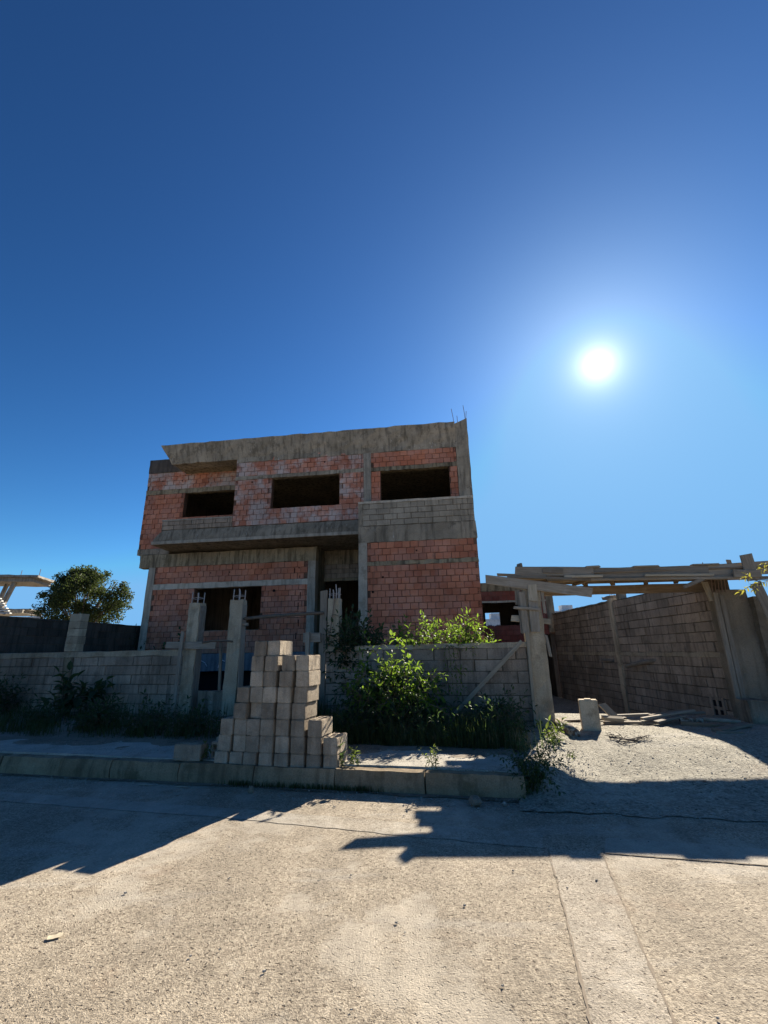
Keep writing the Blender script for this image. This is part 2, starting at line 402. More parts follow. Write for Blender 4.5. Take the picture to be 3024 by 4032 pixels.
strip('road_seam', [(1.675, 4.24), (1.425, 3.33), (1.205, 2.52), (.77, .6)], [(1.684, 4.24), (1.435, 3.33), (1.217, 2.52), (.783, .6)], .0055, 'seam_dirt', .005)
strip('road_seam', [(1.70, 4.205), (2.77, 3.945), (5, 3.41)], [(1.70, 4.217), (2.77, 3.957), (5, 3.422)], .006, 'seam_dirt', .005)

# ------------------------------------------------------------------ generic masonry pieces
def spans(a, b, holes):
    out = [(a, b)]
    for h0, h1 in holes:
        nx = []
        for s0, s1 in out:
            if h1 <= s0 or h0 >= s1: nx.append((s0, s1)); continue
            if h0 > s0: nx.append((s0, h0))
            if h1 < s1: nx.append((h1, s1))
        out = nx
    return out
def core(mb, u0, u1, z0, z1, v0, v1, holes, mi=0):
    """solid wall with rectangular openings, split into butted boxes"""
    zs = sorted({z0, z1, *[z for h in holes for z in h[2:] if z0 < z < z1]})
    for a, b in zip(zs[:-1], zs[1:]):
        for s0, s1 in spans(u0, u1, [(h[0], h[1]) for h in holes if h[2] < b-1e-4 and h[3] > a+1e-4]): mb.box(s0, s1, v0, v1, a, b, mi)
def masonry(u0, u1, z0, z1, holes, w, h, joint, jamb=False, phase=0.0):
    """running bond; yields (u, z, width, height, kind)"""
    out = []; nrow = max(1, int(round((z1-z0)/h))); hh = (z1-z0)/nrow
    for r in range(nrow):
        a, b = z0+r*hh, z0+(r+1)*hh; mid = (a+b)/2
        for s0, s1 in spans(u0, u1, [(q[0], q[1]) for q in holes if q[2] < mid < q[3]]):
            e0, e1 = s0, s1
            if jamb and (r % 2 == 0) and s1-s0 > .5:
                out.append((s0+.045, mid, .085, hh-joint, 'p')); e0 = s0+.09
                out.append((s1-.045, mid, .085, hh-joint, 'p')); e1 = s1-.09
            x = u0 + phase - w + (.5*w if r % 2 else 0)
            while x < e1:
                p0, p1 = max(x, e0), min(x+w, e1)
                if p1-p0 > .05: out.append(((p0+p1)/2, mid, p1-p0-joint*random.uniform(.6, 1.6), hh-joint*random.uniform(.7, 1.4), 'b'))
                x += w
    return out
def unit_brick(seed, wob=.02):
    rr = random.Random(seed); mb = MB(); j = lambda: rr.uniform(-wob, wob)
    vs = [(-.5+j()*.6, 0+j(), -.5+j()), (.5+j()*.6, j(), -.5+j()), (.5+j()*.6, j(), .5+j()), (-.5+j()*.6, j(), .5+j())]
    bk = [(-.5, 1, -.5), (.5, 1, -.5), (.5, 1, .5), (-.5, 1, .5)]
    fr = [(x*.965, y-.10, z*.955) for x, y, z in vs]      # arrised face
    mb.add(vs+bk+fr, [(8, 9, 10, 11), (0, 1, 9, 8), (1, 2, 10, 9), (2, 3, 11, 10), (3, 0, 8, 11), (0, 4, 5, 1), (1, 5, 6, 2), (2, 6, 7, 3), (3, 7, 4, 0)]); return mb
UB = [unit_brick(i) for i in range(6)]
UB_MESH = {}
def unit_mesh(i, mat):
    if (i, mat) not in UB_MESH: UB_MESH[(i, mat)] = UB[i].mesh('brick', mat)
    return UB_MESH[(i, mat)]
def put_piece(name, i, mat, parent, u, v, z, w, d, h, tilt=.006):
    M = Matrix.Translation((u, v, z)) @ Matrix.Rotation(random.uniform(-tilt, tilt), 4, 'Y') @ Matrix.Diagonal((w, d, h, 1))
    return link(name, unit_mesh(i, mat), parent, M)
def join_piece(mb, i, u, v, z, w, d, h, mi=0, tilt=.006):
    M = Matrix.Translation((u, v, z)) @ Matrix.Rotation(random.uniform(-tilt, tilt), 4, 'Y') @ Matrix.Diagonal((w, d, h, 1))
    mb.add([M @ Vector(q) for q in UB[i].v], UB[i].f, mi)
def perf_piece(mb, u, v, z, w, h, mi, mh):
    """brick end showing its 2 x 4 cells"""
    mb.box(u-w/2, u+w/2, v, v+.05, z-h/2, z+h/2, mi)
    for a in (-.25, .25):
        for k in range(4):
            zz = z-h/2+h*(k+.5)/4; mb.box(u+a*w-w*.15, u+a*w+w*.15, v-.0025, v+.01, zz-h*.08, zz+h*.08, mh, skip=('k',))  # cells are near-black boxes, the shade inside them painted on

# ------------------------------------------------------------------ the unfinished house
house = empty('unfinished_house', 'two-storey unfinished house of bare red hollow brick and grey concrete frame', 'house', (0, 14.9, -.1115), -HOUSE.a)
house.scale = (1.0719,)*3
VB = 1.0          # the left part stands back by a metre
ind_bricks, joined = [], MB()       # material slots: 0 brick, 1 limed, 2 hole shade
cores = MB()
def panel(u0, u1, z0, z1, v, holes, mi=0, ind=False, phase=0.0):
    core(cores, u0, u1, z0, z1, v+.020, v+.20, holes)
    for (u, z, w, h, k) in masonry(u0, u1, z0, z1, holes, .236, .187, .013, True, phase):
        dv = random.uniform(-.011, .008)
        if k == 'p':
            if random.random() < .75: perf_piece(joined, u, v+dv, z, w, h, mi, 2)
            continue
        if ind: ind_bricks.append((u, v+dv, z, w, h, mi))
        else: join_piece(joined, random.randrange(6), u, v+dv, z, w, .028, h, mi)
WIN_M = (-3.84, -1.48, 6.18, 7.30); WIN_R = (-.10, 2.15, 5.95, 7.28); WIN_L = (-7.64, -5.30, 6.37, 7.36); WIN_G = (-6.83, -4.40, 2.33, 3.78)
# ground floor right bay
VR = -.85         # the right bay stands forward and carries a balcony
panel(-.41, 2.80, 1.22, 3.96, VR, [], 0, True, .05)
panel(-.41, 2.80, 4.08, 4.656, VR, [], 0, False, .1)
# ground floor left wall
panel(-8.42, -2.78, 1.60, 3.78, VB, [WIN_G], 0, False, .03)
panel(-8.42, -2.78, 3.97, 4.58, VB, [], 0, False, .08)
# upper middle
panel(-5.16, -.66, 5.66, 7.30, 0, [WIN_M], 1, False, .02)
panel(-5.16, -.66, 7.43, 8.12, 0, [], 1, False, .07)
# upper right
panel(-.41, 2.42, 5.95, 7.28, 0, [WIN_R], 0, False, .0)
panel(-.41, 2.42, 7.42, 7.95, 0, [], 0, False, .04)
# upper left, set back
panel(-9.22, -5.16, 5.27, 7.36, VB, [WIN_L], 0, False, .06)
panel(-9.22, -5.16, 7.54, 8.24, VB, [], 1, False, .0)
walls = cores.build('wall', 'mortar', house)
o = joined.build('brickwork', ['clay_brick', 'clay_brick_limed', 'hole_shade'], house); o['kind'] = 'stuff'
for (u, v, z, w, h, mi) in ind_bricks[:300]:
    put_piece('brick', random.randrange(6), ('clay_brick', 'clay_brick_limed')[mi], walls, u, v, z, w, .028, h)
rest = ind_bricks[300:]
def part(name, mat, *boxes, amp=.008, seg=.28, taper=None):
    mb = MB()
    for b in boxes: mb.rbox(*b, seg=seg, amp=amp, taper=taper)
    return mb.build(name, mat, house)
# concrete frame
part('column', 'concrete_pale', (-.665, -.41, VR-.02, VR+.26, -.3, 4.656), amp=.006)
part('column', 'concrete_pale', (-2.78, -2.51, VB-.02, VB+.30, -.3, 4.60), amp=.006)
part('column', 'concrete_pale', (-8.68, -8.42, VB-.02, VB+.26, -.3, 4.60), amp=.006)
part('column', 'concrete_pale', (-.66, -.41, -.02, .24, 5.64, 7.97), amp=.008)
def slant(q):
    if q.z > 8.6: q.z = 8.78 + (q.x-2.42)*.42
    return q
part('column', 'concrete_old', (2.42, 2.84, -.03, .30, 5.15, 8.80), amp=.010, taper=slant)
part('beam', 'concrete_old', (-.67, 2.81, VR-.025, VR+.25, 4.656, 5.153), amp=.014, seg=.2)
part('beam', 'concrete_beam', (-9.06, -2.50, VB-.03, VB+.25, 4.58, 5.05), amp=.014, seg=.22)
part('tie_band', 'concrete_beam', (-.41, 2.80, VR-.012, VR+.2, 3.96, 4.08), amp=.014, seg=.16)
part('lintel', 'concrete_pale', (-8.42, -2.78, VB-.014, VB+.2, 3.78, 3.97), amp=.010, seg=.18)
part('lintel', 'concrete_old', (-5.16, -.66, -.012, .2, 7.30, 7.43), amp=.012, seg=.18)
part('lintel', 'concrete_beam', (-.41, 2.42, -.012, .2, 7.28, 7.42), amp=.012, seg=.18)
part('lintel', 'concrete_beam', (-9.22, -5.16, VB-.012, VB+.2, 7.36, 7.54), amp=.012, seg=.18)
# window reveals: plain boards of concrete lining the openings
for (a, b, c, d), v in ((WIN_M, 0), (WIN_R, 0), (WIN_L, VB), (WIN_G, VB)):
    mb = MB(); mb.rbox(a-.0, b, v+.02, v+.24, c-.03, c+.004, seg=.3, amp=.004); mb.build('window_sill', 'concrete_old', walls)
# first-floor slab with its outward-splayed fascia, balcony floor and soffit
def splay(q):
    k = min(1, max(0, (5.64-q.z)/.36)); 
    if q.y < .1: q.y -= .10*k
    if q.x < -7.4: q.x -= .30*k
    return q
part('floor_slab', 'concrete_old', (-7.67, -.67, .0, 2.4, 5.14, 5.64), amp=.012, seg=.24, taper=splay)
part('floor_slab', 'concrete_old', (-9.23, -7.99, VB, 2.4, 5.06, 5.27), amp=.008)
part('drip_edge', 'concrete_pale', (-7.93, -.68, -.125, -.07, 5.135, 5.235), amp=.006, seg=.3)
# roof slab with a fascia that leans outwards at its top
def flare(q):
    k = min(1, max(0, (q.z-8.12)/.65))
    if q.y < .15: q.y -= .16*k
    if q.x < -7.3: q.x -= .42*k
    return q
part('roof_fascia', 'concrete_old', (-7.63, 2.42, .0, .5, 7.97+.13, 8.80), amp=.016, seg=.2, taper=flare)
part('fascia_foot', 'concrete_old', (-5.16, 2.42, -.015, .25, 7.95, 8.13), amp=.016, seg=.2)
part('roof_slab', 'concrete_beam', (-7.63, 2.80, .5, 9.6, 8.11, 8.32), amp=.006, seg=.6)
part('roof_slab', 'concrete_beam', (-9.2, -7.64, VB+.01, 9.6, 8.11, 8.30), amp=.006, seg=.6)
part('parapet', 'block_dark', (-9.23, -7.0, VB-.02, VB+.2, 8.24, 8.79), amp=.010, seg=.2)
# balcony parapets of grey block
def blocks(name, mat, u0, u1, z0, z1, v, w=.45, h=.205, holes=(), joint=.014, parent=None, d=.05, phase=0.0):
    for (u, z, ww, hh, k) in masonry(u0, u1, z0, z1, list(holes), w, h, joint, False, phase):
        put_piece(name, random.randrange(6), mat, parent, u, v+random.uniform(-.007, .007), z, ww, d, hh, .010)
mb = MB(); core(mb, -.66, 2.78, 5.153, 5.876, VR+.012, VR+.22, []); par_r = mb.build('parapet', 'mortar_wall', house)
mb = MB(); core(mb, -7.71, -5.16, 5.64, 5.97, .012, .2, []); par_l = mb.build('parapet', 'mortar_wall', house)
blocks('block', 'block_pale', -.54, 2.78, 5.17, 5.876, VR, .42, .18, parent=par_r)
part('parapet_cap', 'concrete_pale', (-.67, 2.79, VR-.015, VR+.24, 5.876, 5.946), amp=.008, seg=.2)
part('parapet_edge', 'concrete_old', (-.675, -.54, VR-.012, VR+.2, 5.153, 5.876), amp=.008, seg=.2)
part('parapet_return', 'concrete_old', (2.60, 2.785, VR+.25, .0, 5.13, 5.94), amp=.006, seg=.3)
part('parapet_return', 'concrete_old', (-.665, -.48, VR+.25, -.13, 5.153, 5.94), amp=.006, seg=.3)
part('balcony_floor', 'concrete_old', (-.66, 2.585, VR+.26, .02, 4.98, 5.14), amp=.004, seg=.5)
mb = MB(); core(mb, -.64, 2.40, 5.15, 5.95, .03, .2, []); mb.build('wall_core', 'mortar', house)
blocks('block', 'block_wall', -7.70, -5.17, 5.66, 5.965, 0, .43, .155, parent=par_l)
part('parapet_cap', 'concrete_pale', (-7.71, -5.17, -.012, .2, 5.965, 6.02), amp=.006, seg=.2)
# recessed entrance
mb = MB(); core(mb, -2.51, -.67, 4.02, 5.14, 2.112, 2.35, []); ent = mb.build('entrance_wall', 'mortar_wall', house)
blocks('block', 'block_wall', -2.51, -.67, 4.12, 4.62, 2.1, .46, .165, parent=ent)
part('lintel', 'concrete_beam', (-2.51, -.67, 2.085, 2.3, 4.02, 4.12), amp=.006)
part('beam', 'concrete_beam', (-2.51, -.67, 2.08, 2.3, 4.62, 5.13), amp=.012, seg=.2)
mb = MB(); mb.box(-2.74, -2.52, VB+.30, 2.3, -.3, 5.13); mb.build('entrance_side_wall', 'concrete_beam', house)
mb = MB(); mb.box(-.66, -.45, VR+.27, 2.4, -.3, 5.12); mb.build('entrance_side_wall', 'concrete_beam', house)
# side walls, floors and rear wall close the shell; the rear wall has one opening that lets a sliver of daylight through
sh = MB()
sh.box(2.64, 2.82, .31, 9.5, -.3, 8.10); sh.box(2.59, 2.79, VR+.255, .31, -.3, 5.125); sh.box(-9.20, -9.0, VB+.2, 9.5, 5.1, 8.10); sh.box(-8.66, -8.46, VB+.27, 9.5, -.3, 5.05)
sh.box(-5.16, -4.96, .21, 1.2, 5.64, 8.11)
sh.box(-9.0, 2.64, 2.4, 9.5, 5.06, 5.24)
sh.box(-8.46, 2.64, 2.4, 9.5, 1.45, 1.60)
core(sh, -9.0, 2.64, 1.6, 8.1, 9.5, 9.7, [(-7.4, -6.06, 2.35, 3.55)])
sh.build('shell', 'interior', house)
mb = MB(); mb.box(-8.46, -2.76, VB+.31, VB+.5, -.3, 1.44); mb.build('basement_shade', 'void_shade', house)  # solid dark panel painted as the shade under the ground floor
part('plinth', 'plinth_blue', (-8.42, -2.78, VB-.02, VB+.3, 1.05, 1.60), amp=.014, seg=.2)
for pts in ([(-6.40, 1.36), (-6.30, 1.37), (-6.18, 1.31), (-6.10, 1.20)], [(-5.71, 1.15), (-5.68, 1.28), (-5.66, 1.38), (-5.59, 1.385), (-5.49, 1.345)]):
    mb = MB(); mb.tube([(u, VB-.035, z) for u, z in pts], .011, 5); mb.build('chalk_mark', 'chalk', house)
# drilled and broken holes in the brickwork, their inner shade painted as near-black plugs
for (u, z, v, r) in ((-3.95, 3.60, VB, .05), (-7.1, 4.28, VB, .022), (-6.3, 4.30, VB, .022), (-5.6, 4.30, VB, .02), (-4.4, 4.33, VB, .022), (-3.1, 4.35, VB, .022), (-2.0, 7.75, 0, .03), (-4.55, 7.2, 0, .03), (.05, 3.62, VR, .03), (1.05, 4.36, VR, .025), (-8.6, 7.9, VB, .025), (-7.8, 7.86, VB, .025), (-.25, 3.2, VR, .035)):
    mb = MB(); mb.tube([(u, v-.012, z), (u, v+.01, z)], r, 9); mb.build('drill_hole', 'hole_shade', house)
for (u, z0, z1) in ((-3.02, 3.30, 3.52), (-3.08, 2.95, 3.18), (-3.05, 2.4, 2.62), (-3.12, 2.0, 2.2), (-3.25, 4.18, 4.34), (-3.06, 4.0, 4.08)):
    mb = MB(); mb.box(u-.012, u+.012, VB-.012, VB+.02, z0, z1); mb.build('open_joint', 'hole_shade', house)
# starter bars on the roof corner
for (u, v, z0, z1, dx) in ((2.42, .1, 8.72, 9.42, -.06), (2.55, .25, 8.75, 9.22, -.01), (2.80, .08, 8.85, 9.50, -.04), (2.82, .2, 8.85, 9.34, .04), (-.45, .3, 8.75, 8.87, 0), (-.25, .3, 8.75, 8.87, 0)):
    mb = MB(); mb.tube([(u, v, z0), (u+dx*.3, v, (z0+z1)/2), (u+dx, v, z1)], .009, 5); mb.build('rebar', 'rebar_steel', house)

# rear annex seen past the right corner
ANX = Frame(0, 20, 7.7)
annex = empty('brick_annex', 'low dark red brick annex with a wide window opening behind the house corner', 'annex', ANX.o, -ANX.a)
mb = MB(); H_A = [(3.2, 5.62, 2.48, 3.45), (6.35, 6.95, -.4, 2.15)]
core(mb, 2.6, 7.0, -.4, 4.28, .014, .2, H_A); aw = mb.build('wall', 'mortar', annex)
cnt = 0
for (u, z, w, h, k) in masonry(2.6, 6.72, -.3, 3.93, H_A, .30, .20, .010, False):
    if z < 1.2: continue
    put_piece('brick', random.randrange(6), 'clay_brick_deep', aw, u, random.uniform(-.005, .005), z, w, .028, h)
mb = MB(); mb.rbox(2.6, 7.0, -.02, .25, 3.93, 4.30, seg=.3, amp=.01); mb.build('beam', 'concrete_beam', annex)
mb = MB(); mb.rbox(2.6, 6.72, -.015, .2, 3.45, 3.53, seg=.3, amp=.008); mb.build('lintel', 'concrete_pale', annex)
mb = MB(); mb.rbox(6.72, 7.02, -.02, .25, 2.2, 3.93, seg=.3, amp=.008); mb.build('column', 'concrete_old', annex)
mb = MB(); mb.box(2.6, 2.8, .2, 4.6, -.3, 4.2); mb.box(6.8, 7.0, .25, 4.6, -.3, 4.2); mb.box(2.6, 7.0, .25, 4.8, 4.1, 4.25)
core(mb, 2.8, 6.8, -.3, 4.1, 4.4, 4.6, [(4.55, 5.28, 2.58, 3.38)]); mb.build('shell', 'interior', annex)

# ------------------------------------------------------------------ boundary walls
def wall_thing(name, label, fr, u0, u1, z0, ztop, mat, cap='coping', w=.5, caph=.085, thick=.2, phase=0.0, vis_z=None, cat='wall'):
    t = empty(name, label, cat, fr.o, -fr.a)
    mb = MB(); core(mb, u0, u1, z0, ztop-caph, .012, thick, []); wc = mb.build('wall_core', 'mortar_wall', t)
    zb = z0 if vis_z is None else vis_z
    n = 0
    for (u, z, ww, hh, k) in masonry(u0, u1, zb, ztop-caph, [], w, .203, .014, False, phase):
        put_piece('block', random.randrange(6), mat, wc, u, random.uniform(-.008, .008), z, ww, .05, hh, .010); n += 1
    mb = MB(); mb.rbox(u0-.01, u1+.01, -.018, thick+.02, ztop-caph, ztop, seg=.2, amp=.010); mb.build('coping', cap, t)
    return t
lw = wall_thing('boundary_wall', 'grey block boundary wall left of the formwork pillars', WALL, -16, -6.68, .15, 1.675, 'block_wall', caph=.12)
mb = MB(); mb.rbox(-9.98, -9.72, -.03, .2, .2, 1.55, seg=.16, amp=.016); mb.build('pier', 'concrete_beam', lw)
rw = wall_thing('boundary_wall', 'grey block boundary wall behind the bushes beside the gate', WALL, -3.30, .60, .15, 1.675, 'block_wall', caph=.085, phase=.2)
mb = MB(); mb.rbox(-6.22, -5.56, .02, .25, .1, .82, seg=.15, amp=.012); sw = mb.build('low_wall', 'concrete_old', None, M=WALL.M)
tag(sw, 'low concrete sill wall between the two pillars with bare rebar', 'wall')
# block pier standing behind the left wall
lp = empty('block_pier', 'square block pier rising above the left boundary wall', 'pier', WALL.w(-9.92, .02, 0), -WALL.a)
for k in range(5):
    mb = MB(); mb.rbox(-.17, .17, .0, .22, 1.685+k*.181, 1.685+k*.181+.172, seg=.16, amp=.010); mb.build('block', 'coping', lp)
mb = MB(); mb.box(-.155, .155, .015, .205, 1.69, 2.57); mb.build('mortar_core', 'mortar_wall', lp)
# dark side wall running back on the left
SIDE_L = Frame(-10.62, 11.6, -78.0)
wall_thing('side_wall', 'dark grey block wall running back towards the tree on the left', SIDE_L, -4, 9.5, .2, 2.66, 'block_dark', cap='block_dark', caph=.05, vis_z=1.5)
# side wall of the drive (its face looks left): u runs towards the street
SIDE_R = Frame(6.8, 18.9, 90)
sr = empty('drive_side_wall', 'tall grey block wall along the right side of the driveway', 'wall', SIDE_R.o, -SIDE_R.a)
vent = (8.60, 9.02, .12, .54)
mb = MB(); core(mb, 0, 9.62, -.6, 2.9, .012, .2, []); srw = mb.build('wall_core', 'mortar_wall', sr)
P_D = 5.0          # post position along the wall
n = 0
for (z0, z1) in ((-.5, 1.33), (1.43, 2.88)):
    for (u, z, ww, hh, k) in masonry(0, 9.60, z0, z1, [(P_D-.11, P_D+.11, -1, 4), vent], .5, .203, .014, False, .1):
        if z < -.25: continue
        put_piece('block', random.randrange(6), 'block_wall', srw, u, random.uniform(-.012, .012), z, ww, .06, hh, .012); n += 1
mb = MB(); mb.rbox(0, P_D-.11, -.02, .2, 1.33, 1.43, seg=.2, amp=.012); mb.rbox(P_D+.11, 9.60, -.02, .2, 1.33, 1.43, seg=.2, amp=.012); mb.build('tie_band', 'coping', sr)
mb = MB(); mb.rbox(P_D-.11, P_D+.11, -.04, .22, -.6, 2.99, seg=.2, amp=.010); srp = mb.build('post', 'coping', sr)
mb = MB(); mb.rbox(-.02, P_D-.11, -.02, .21, 2.88, 2.93, seg=.2, amp=.012); mb.build('coping', 'concrete_old', sr)
mb = MB(); mb.rbox(P_D-.5, P_D+.1, .0, .2, 2.99, 3.06, seg=.12, amp=.02); mb.rbox(P_D+.35, P_D+.6, .02, .2, 2.88, 3.20, seg=.12, amp=.01); mb.build('stub', 'concrete_old', sr)
for du in (-.08, .0, .08):
    mb = MB(); mb.tube([(P_D+du, .08+du*.5, 2.95), (P_D+du-.02, .08, 3.28+du)], .009, 5); mb.build('rebar', 'rebar_steel', srp)
vb = MB(); a, b, c, d = vent
vb.box(a, a+.07, -.015, .1, c, d); vb.box(b-.07, b, -.015, .1, c, d); vb.box(a+.07, b-.07, -.015, .1, c, c+.06); vb.box(a+.07, b-.07, -.015, .1, d-.06, d)
vb.box((a+b)/2-.03, (a+b)/2+.03, -.012, .1, c+.06, d-.06); vb.box(a+.07, (a+b)/2-.03, -.010, .1, (c+d)/2-.03, (c+d)/2+.03); vb.box((a+b)/2+.03, b-.07, -.010, .1, (c+d)/2-.03, (c+d)/2+.03)
vb.build('vent_block', 'block_wall', sr)
mb = MB(); mb.box(a+.02, b-.02, .006, .011, c+.02, d-.02); mb.build('vent_shade', 'void_shade', sr)  # thin dark sheet painted as the shade behind the vent cells
mb = MB(); mb.tube([(6.95, .05, 1.25), (6.4, -.12, 1.17), (5.75, -.22, 1.06)], [.05, .055, .05], 8); mb.build('peg', 'wood_grey', sr)
mb = MB(); mb.tube([(4.6, .0, 1.18), (4.1, -.12, 1.2)], [.035, .035], 7); mb.build('peg', 'wood_grey', sr)

# ------------------------------------------------------------------ formwork pillars with bare rebar
def plank(name, a, b, w, t, mat='wood_grey', parent=None, face=None, roll=0.0):
    """a board from a to b; w is its width, t its thickness, face the direction its broad side looks"""
    a, b = Vector(a), Vector(b); X = (b-a); L = X.length; X.normalize()
    f = Vector(face) if face is not None else Vector((0, -1, 0))
    Y = (f - X*f.dot(X)).normalized(); Z = X.cross(Y)
    M = Matrix.Identity(4); mid = (a+b)/2
    for i in range(3): M[i][0], M[i][1], M[i][2], M[i][3] = X[i], Y[i], Z[i], mid[i]
    M = M @ Matrix.Rotation(roll, 4, 'X')
    mb = MB(); n = max(2, int(L/.35)); vs, fs = [], []
    ph, bow = random.uniform(0, 6), random.uniform(-.010, .010)*min(L, 3)
    for i in range(n+1):
        x = -L/2+L*i/n; e = .5*w*(1+random.uniform(-.06, .05)); y = bow*math.cos(math.pi*i/n)
        sk = random.uniform(-.012, .012) if i in (0, n) else 0
        ch = min(.006, t*.2)
        for (yy, zz) in ((-t/2, -e+ch), (-t/2, e-ch), (-t/2+ch, e), (t/2-ch, e), (t/2, e-ch), (t/2, -e+ch), (t/2-ch, -e), (-t/2+ch, -e)):
            vs.append((x+sk*(1 if zz > 0 else -1), y+yy, zz))
    for i in range(n):
        for k in range(8): fs.append((i*8+k, i*8+(k+1) % 8, (i+1)*8+(k+1) % 8, (i+1)*8+k))
    fs.append(tuple(range(7, -1, -1))); fs.append(tuple(n*8+k for k in range(8)))
    mb.add(vs, fs); return mb.build(name, mat, parent, M=M)
def rebar_pillar(label, u, v, w, d, z0, z1, bars, top, boards):
    o = WALL.w(u, v, 0); t = empty('formwork_pillar', label, 'pillar', o, -WALL.a)
    mb = MB(); mb.rbox(-w/2, w/2, 0, d, z0, z1, seg=.16, amp=.011); colm = mb.build('column', 'coping', t)
    for (x, y, zt) in bars:
        mb = MB(); mb.tube([(x, y, z1-.1), (x+.006, y, z1+.15), (x+random.uniform(-.012, .012), y, zt)], .011, 6); mb.build('rebar', 'rebar_pale', colm)
    if bars:
        xs, ys = [q[0] for q in bars], [q[1] for q in bars]; a, b, c, e = min(xs)-.012, max(xs)+.012, min(ys)-.012, max(ys)+.012
        mb = MB(); mb.tube([(a, c, top), (b, c, top+.01), (b, e, top), (a, e, top-.01), (a, c, top)], .006, 5); mb.build('stirrup', 'rebar_pale', colm)
    for bd in boards: plank('form_board', *bd[:5], t, bd[6])
    return t
F = (0, -1, 0)
rebar_pillar('formwork pillar crossed by a horizontal board at the left boundary wall end', -6.51, -.03, .29, .21, .1, 2.69,
    [(-.11, .04, 2.95), (-.06, .17, 2.93), (.05, .04, 2.92), (.11, .17, 2.93)], 2.80,
    [((-.158, .1, .4), (-.158, .1, 2.62), .16, .02, 'wood_grey', None, (-1, 0, 0)),
     ((.158, .11, .4), (.158, .11, 2.62), .20, .022, 'wood_grey', None, (1, 0, 0))])
rebar_pillar('formwork pillar with four bare rebars left of the block stack', -5.435, -.03, .31, .19, .1, 2.71,
    [(-.11, .04, 2.95), (-.04, .15, 2.97), (.05, .04, 2.94), (.11, .15, 2.93)], 2.80,
    [((.168, .10, .3), (.168, .10, 2.60), .18, .022, 'wood_grey', None, (1, 0, 0)), ((.26, .10, 2.18), (.16, .10, 2.18), .06, .06, 'wood_grey', None, F)])
rebar_pillar('formwork pillar with six rebars behind the dark bush', -3.18, .05, .25, .20, .1, 2.64,
    [(-.10, .04, 2.86), (-.06, .16, 2.85), (-.02, .04, 2.82), (.05, .04, 2.94), (.08, .16, 2.88), (.10, .04, 2.86)], 2.74,
    [((-.22, .0, .4), (-.22, .0, 2.82), .16, .03, 'wood_grey', None, F), ((-.15, -.03, 1.2), (.05, -.03, 2.7), .014, .014, 'rebar_steel', None, F)])
def wplank(label, a, b, w, t, mat='wood_grey', face=None, name='plank', cat='plank', group=None, fr=WALL):
    f = fr.V*-1 if face is None else face
    return tag(plank(name, fr.w(*a), fr.w(*b), w, t, mat, None, f), label, cat, group)
wplank('wide grey board nailed across the left formwork pillar', (-7.10, -.08, 1.78), (-5.83, -.075, 1.745), .15, .03)
wplank('tall thin plank leaning against the left formwork pillar', (-6.62, -.22, .30), (-6.655, -.13, 2.06), .085, .03)
wplank('crooked wooden post standing between the two rebar pillars', (-5.77, .10, .82), (-5.82, .10, 1.80), .055, .05, name='post', cat='post')
def stick(label, pts, r, mat='bark', name='pole', cat='pole', n=7):
    mb = MB(); mb.tube(pts, r, n); return tag(mb.build(name, mat, smooth=True), label, cat)
stick('thin bent stick lying between the two rebar pillars', [WALL.w(-6.15, -.11, 1.81), WALL.w(-5.9, -.10, 1.845), WALL.w(-5.6, -.05, 1.84), WALL.w(-5.45, -.05, 1.82)], .02)
stick('rough horizontal wooden pole above the block stack', [WALL.w(-5.25, .05, 2.30), WALL.w(-4.7, .03, 2.325), WALL.w(-4.2, .02, 2.34), WALL.w(-3.38, .0, 2.35)], [.034, .038, .036, .03])
wplank('short board nailed low on the pillar behind the block stack', (-3.80, -.02, 1.86), (-3.42, -.02, 1.86), .19, .03)
wplank('short upright post right behind the block stack', (-3.66, -.10, .5), (-3.665, -.10, 1.96), .085, .05, name='post', cat='post')
wplank('long pole bracing the gate pillar across the right boundary wall', (-.93, -.20, .30), (.53, -.12, 1.69), .075, .05, 'wood_pale', name='brace', cat='brace')

# ------------------------------------------------------------------ gate: left pillar, canopy formwork, right pillar
gp = empty('gate_pillar', 'concrete gate pillar patched with nailed formwork boards', 'pillar', GATE.o, -GATE.a)
mb = MB(); mb.rbox(-.37, -.06, -.10, .24, .0, 2.62, seg=.15, amp=.008); mb.build('column', 'coping', gp)
for args in (((-.40, -.135, 2.57), (-.395, -.135, 1.83), .125, .028), ((-.205, -.135, 2.70), (-.225, -.14, 1.85), .165, .028), ((-.205, -.168, 2.70), (-.21, -.168, 2.40), .17, .03, 'wood_pale'),
             ((-.58, -.185, 2.29), (-.12, -.185, 2.245), .05, .04), ((-.62, -.04, 2.11), (-.40, -.04, 2.09), .115, .03, 'wood_pale'), ((-.05, .0, 2.05), (.09, .0, 2.03), .10, .03, 'wood_pale'),
             ((-.455, -.10, 2.62), (-.46, -.10, 1.83), .05, .03), ((-.025, -.10, 2.57), (-.015, -.10, 2.18), .055, .03), ((-.045, -.115, 1.79), (-.01, -.115, 1.42), .05, .03),
             ((-.385, -.14, 1.86), (-.405, -.17, .28), .055, .04, 'wood_pale'), ((-.49, -.06, 2.62), (-.50, -.06, 2.35), .04, .03)):
    a, b, w, tk = args[:4]; plank('form_board', a, b, w, tk, args[4] if len(args) > 4 else 'wood_grey', gp, F)
wplank('long sloping plank nailed across the head of the gate pillar', (-1.04, -.155, 2.83), (.85, -.155, 2.52), .175, .03, fr=GATE)
cn = empty('gate_canopy', 'timber formwork canopy spanning the driveway gate', 'canopy', GATE.o, -GATE.a)
UPW = (0, 0, 1)
def cp(name, a, b, w, tk, mat='wood_grey', face=F): return plank(name, a, b, w, tk, mat, cn, face)
cp('fascia_board', (-.46, -.02, 2.985), (.98, -.02, 2.93), .17, .03)
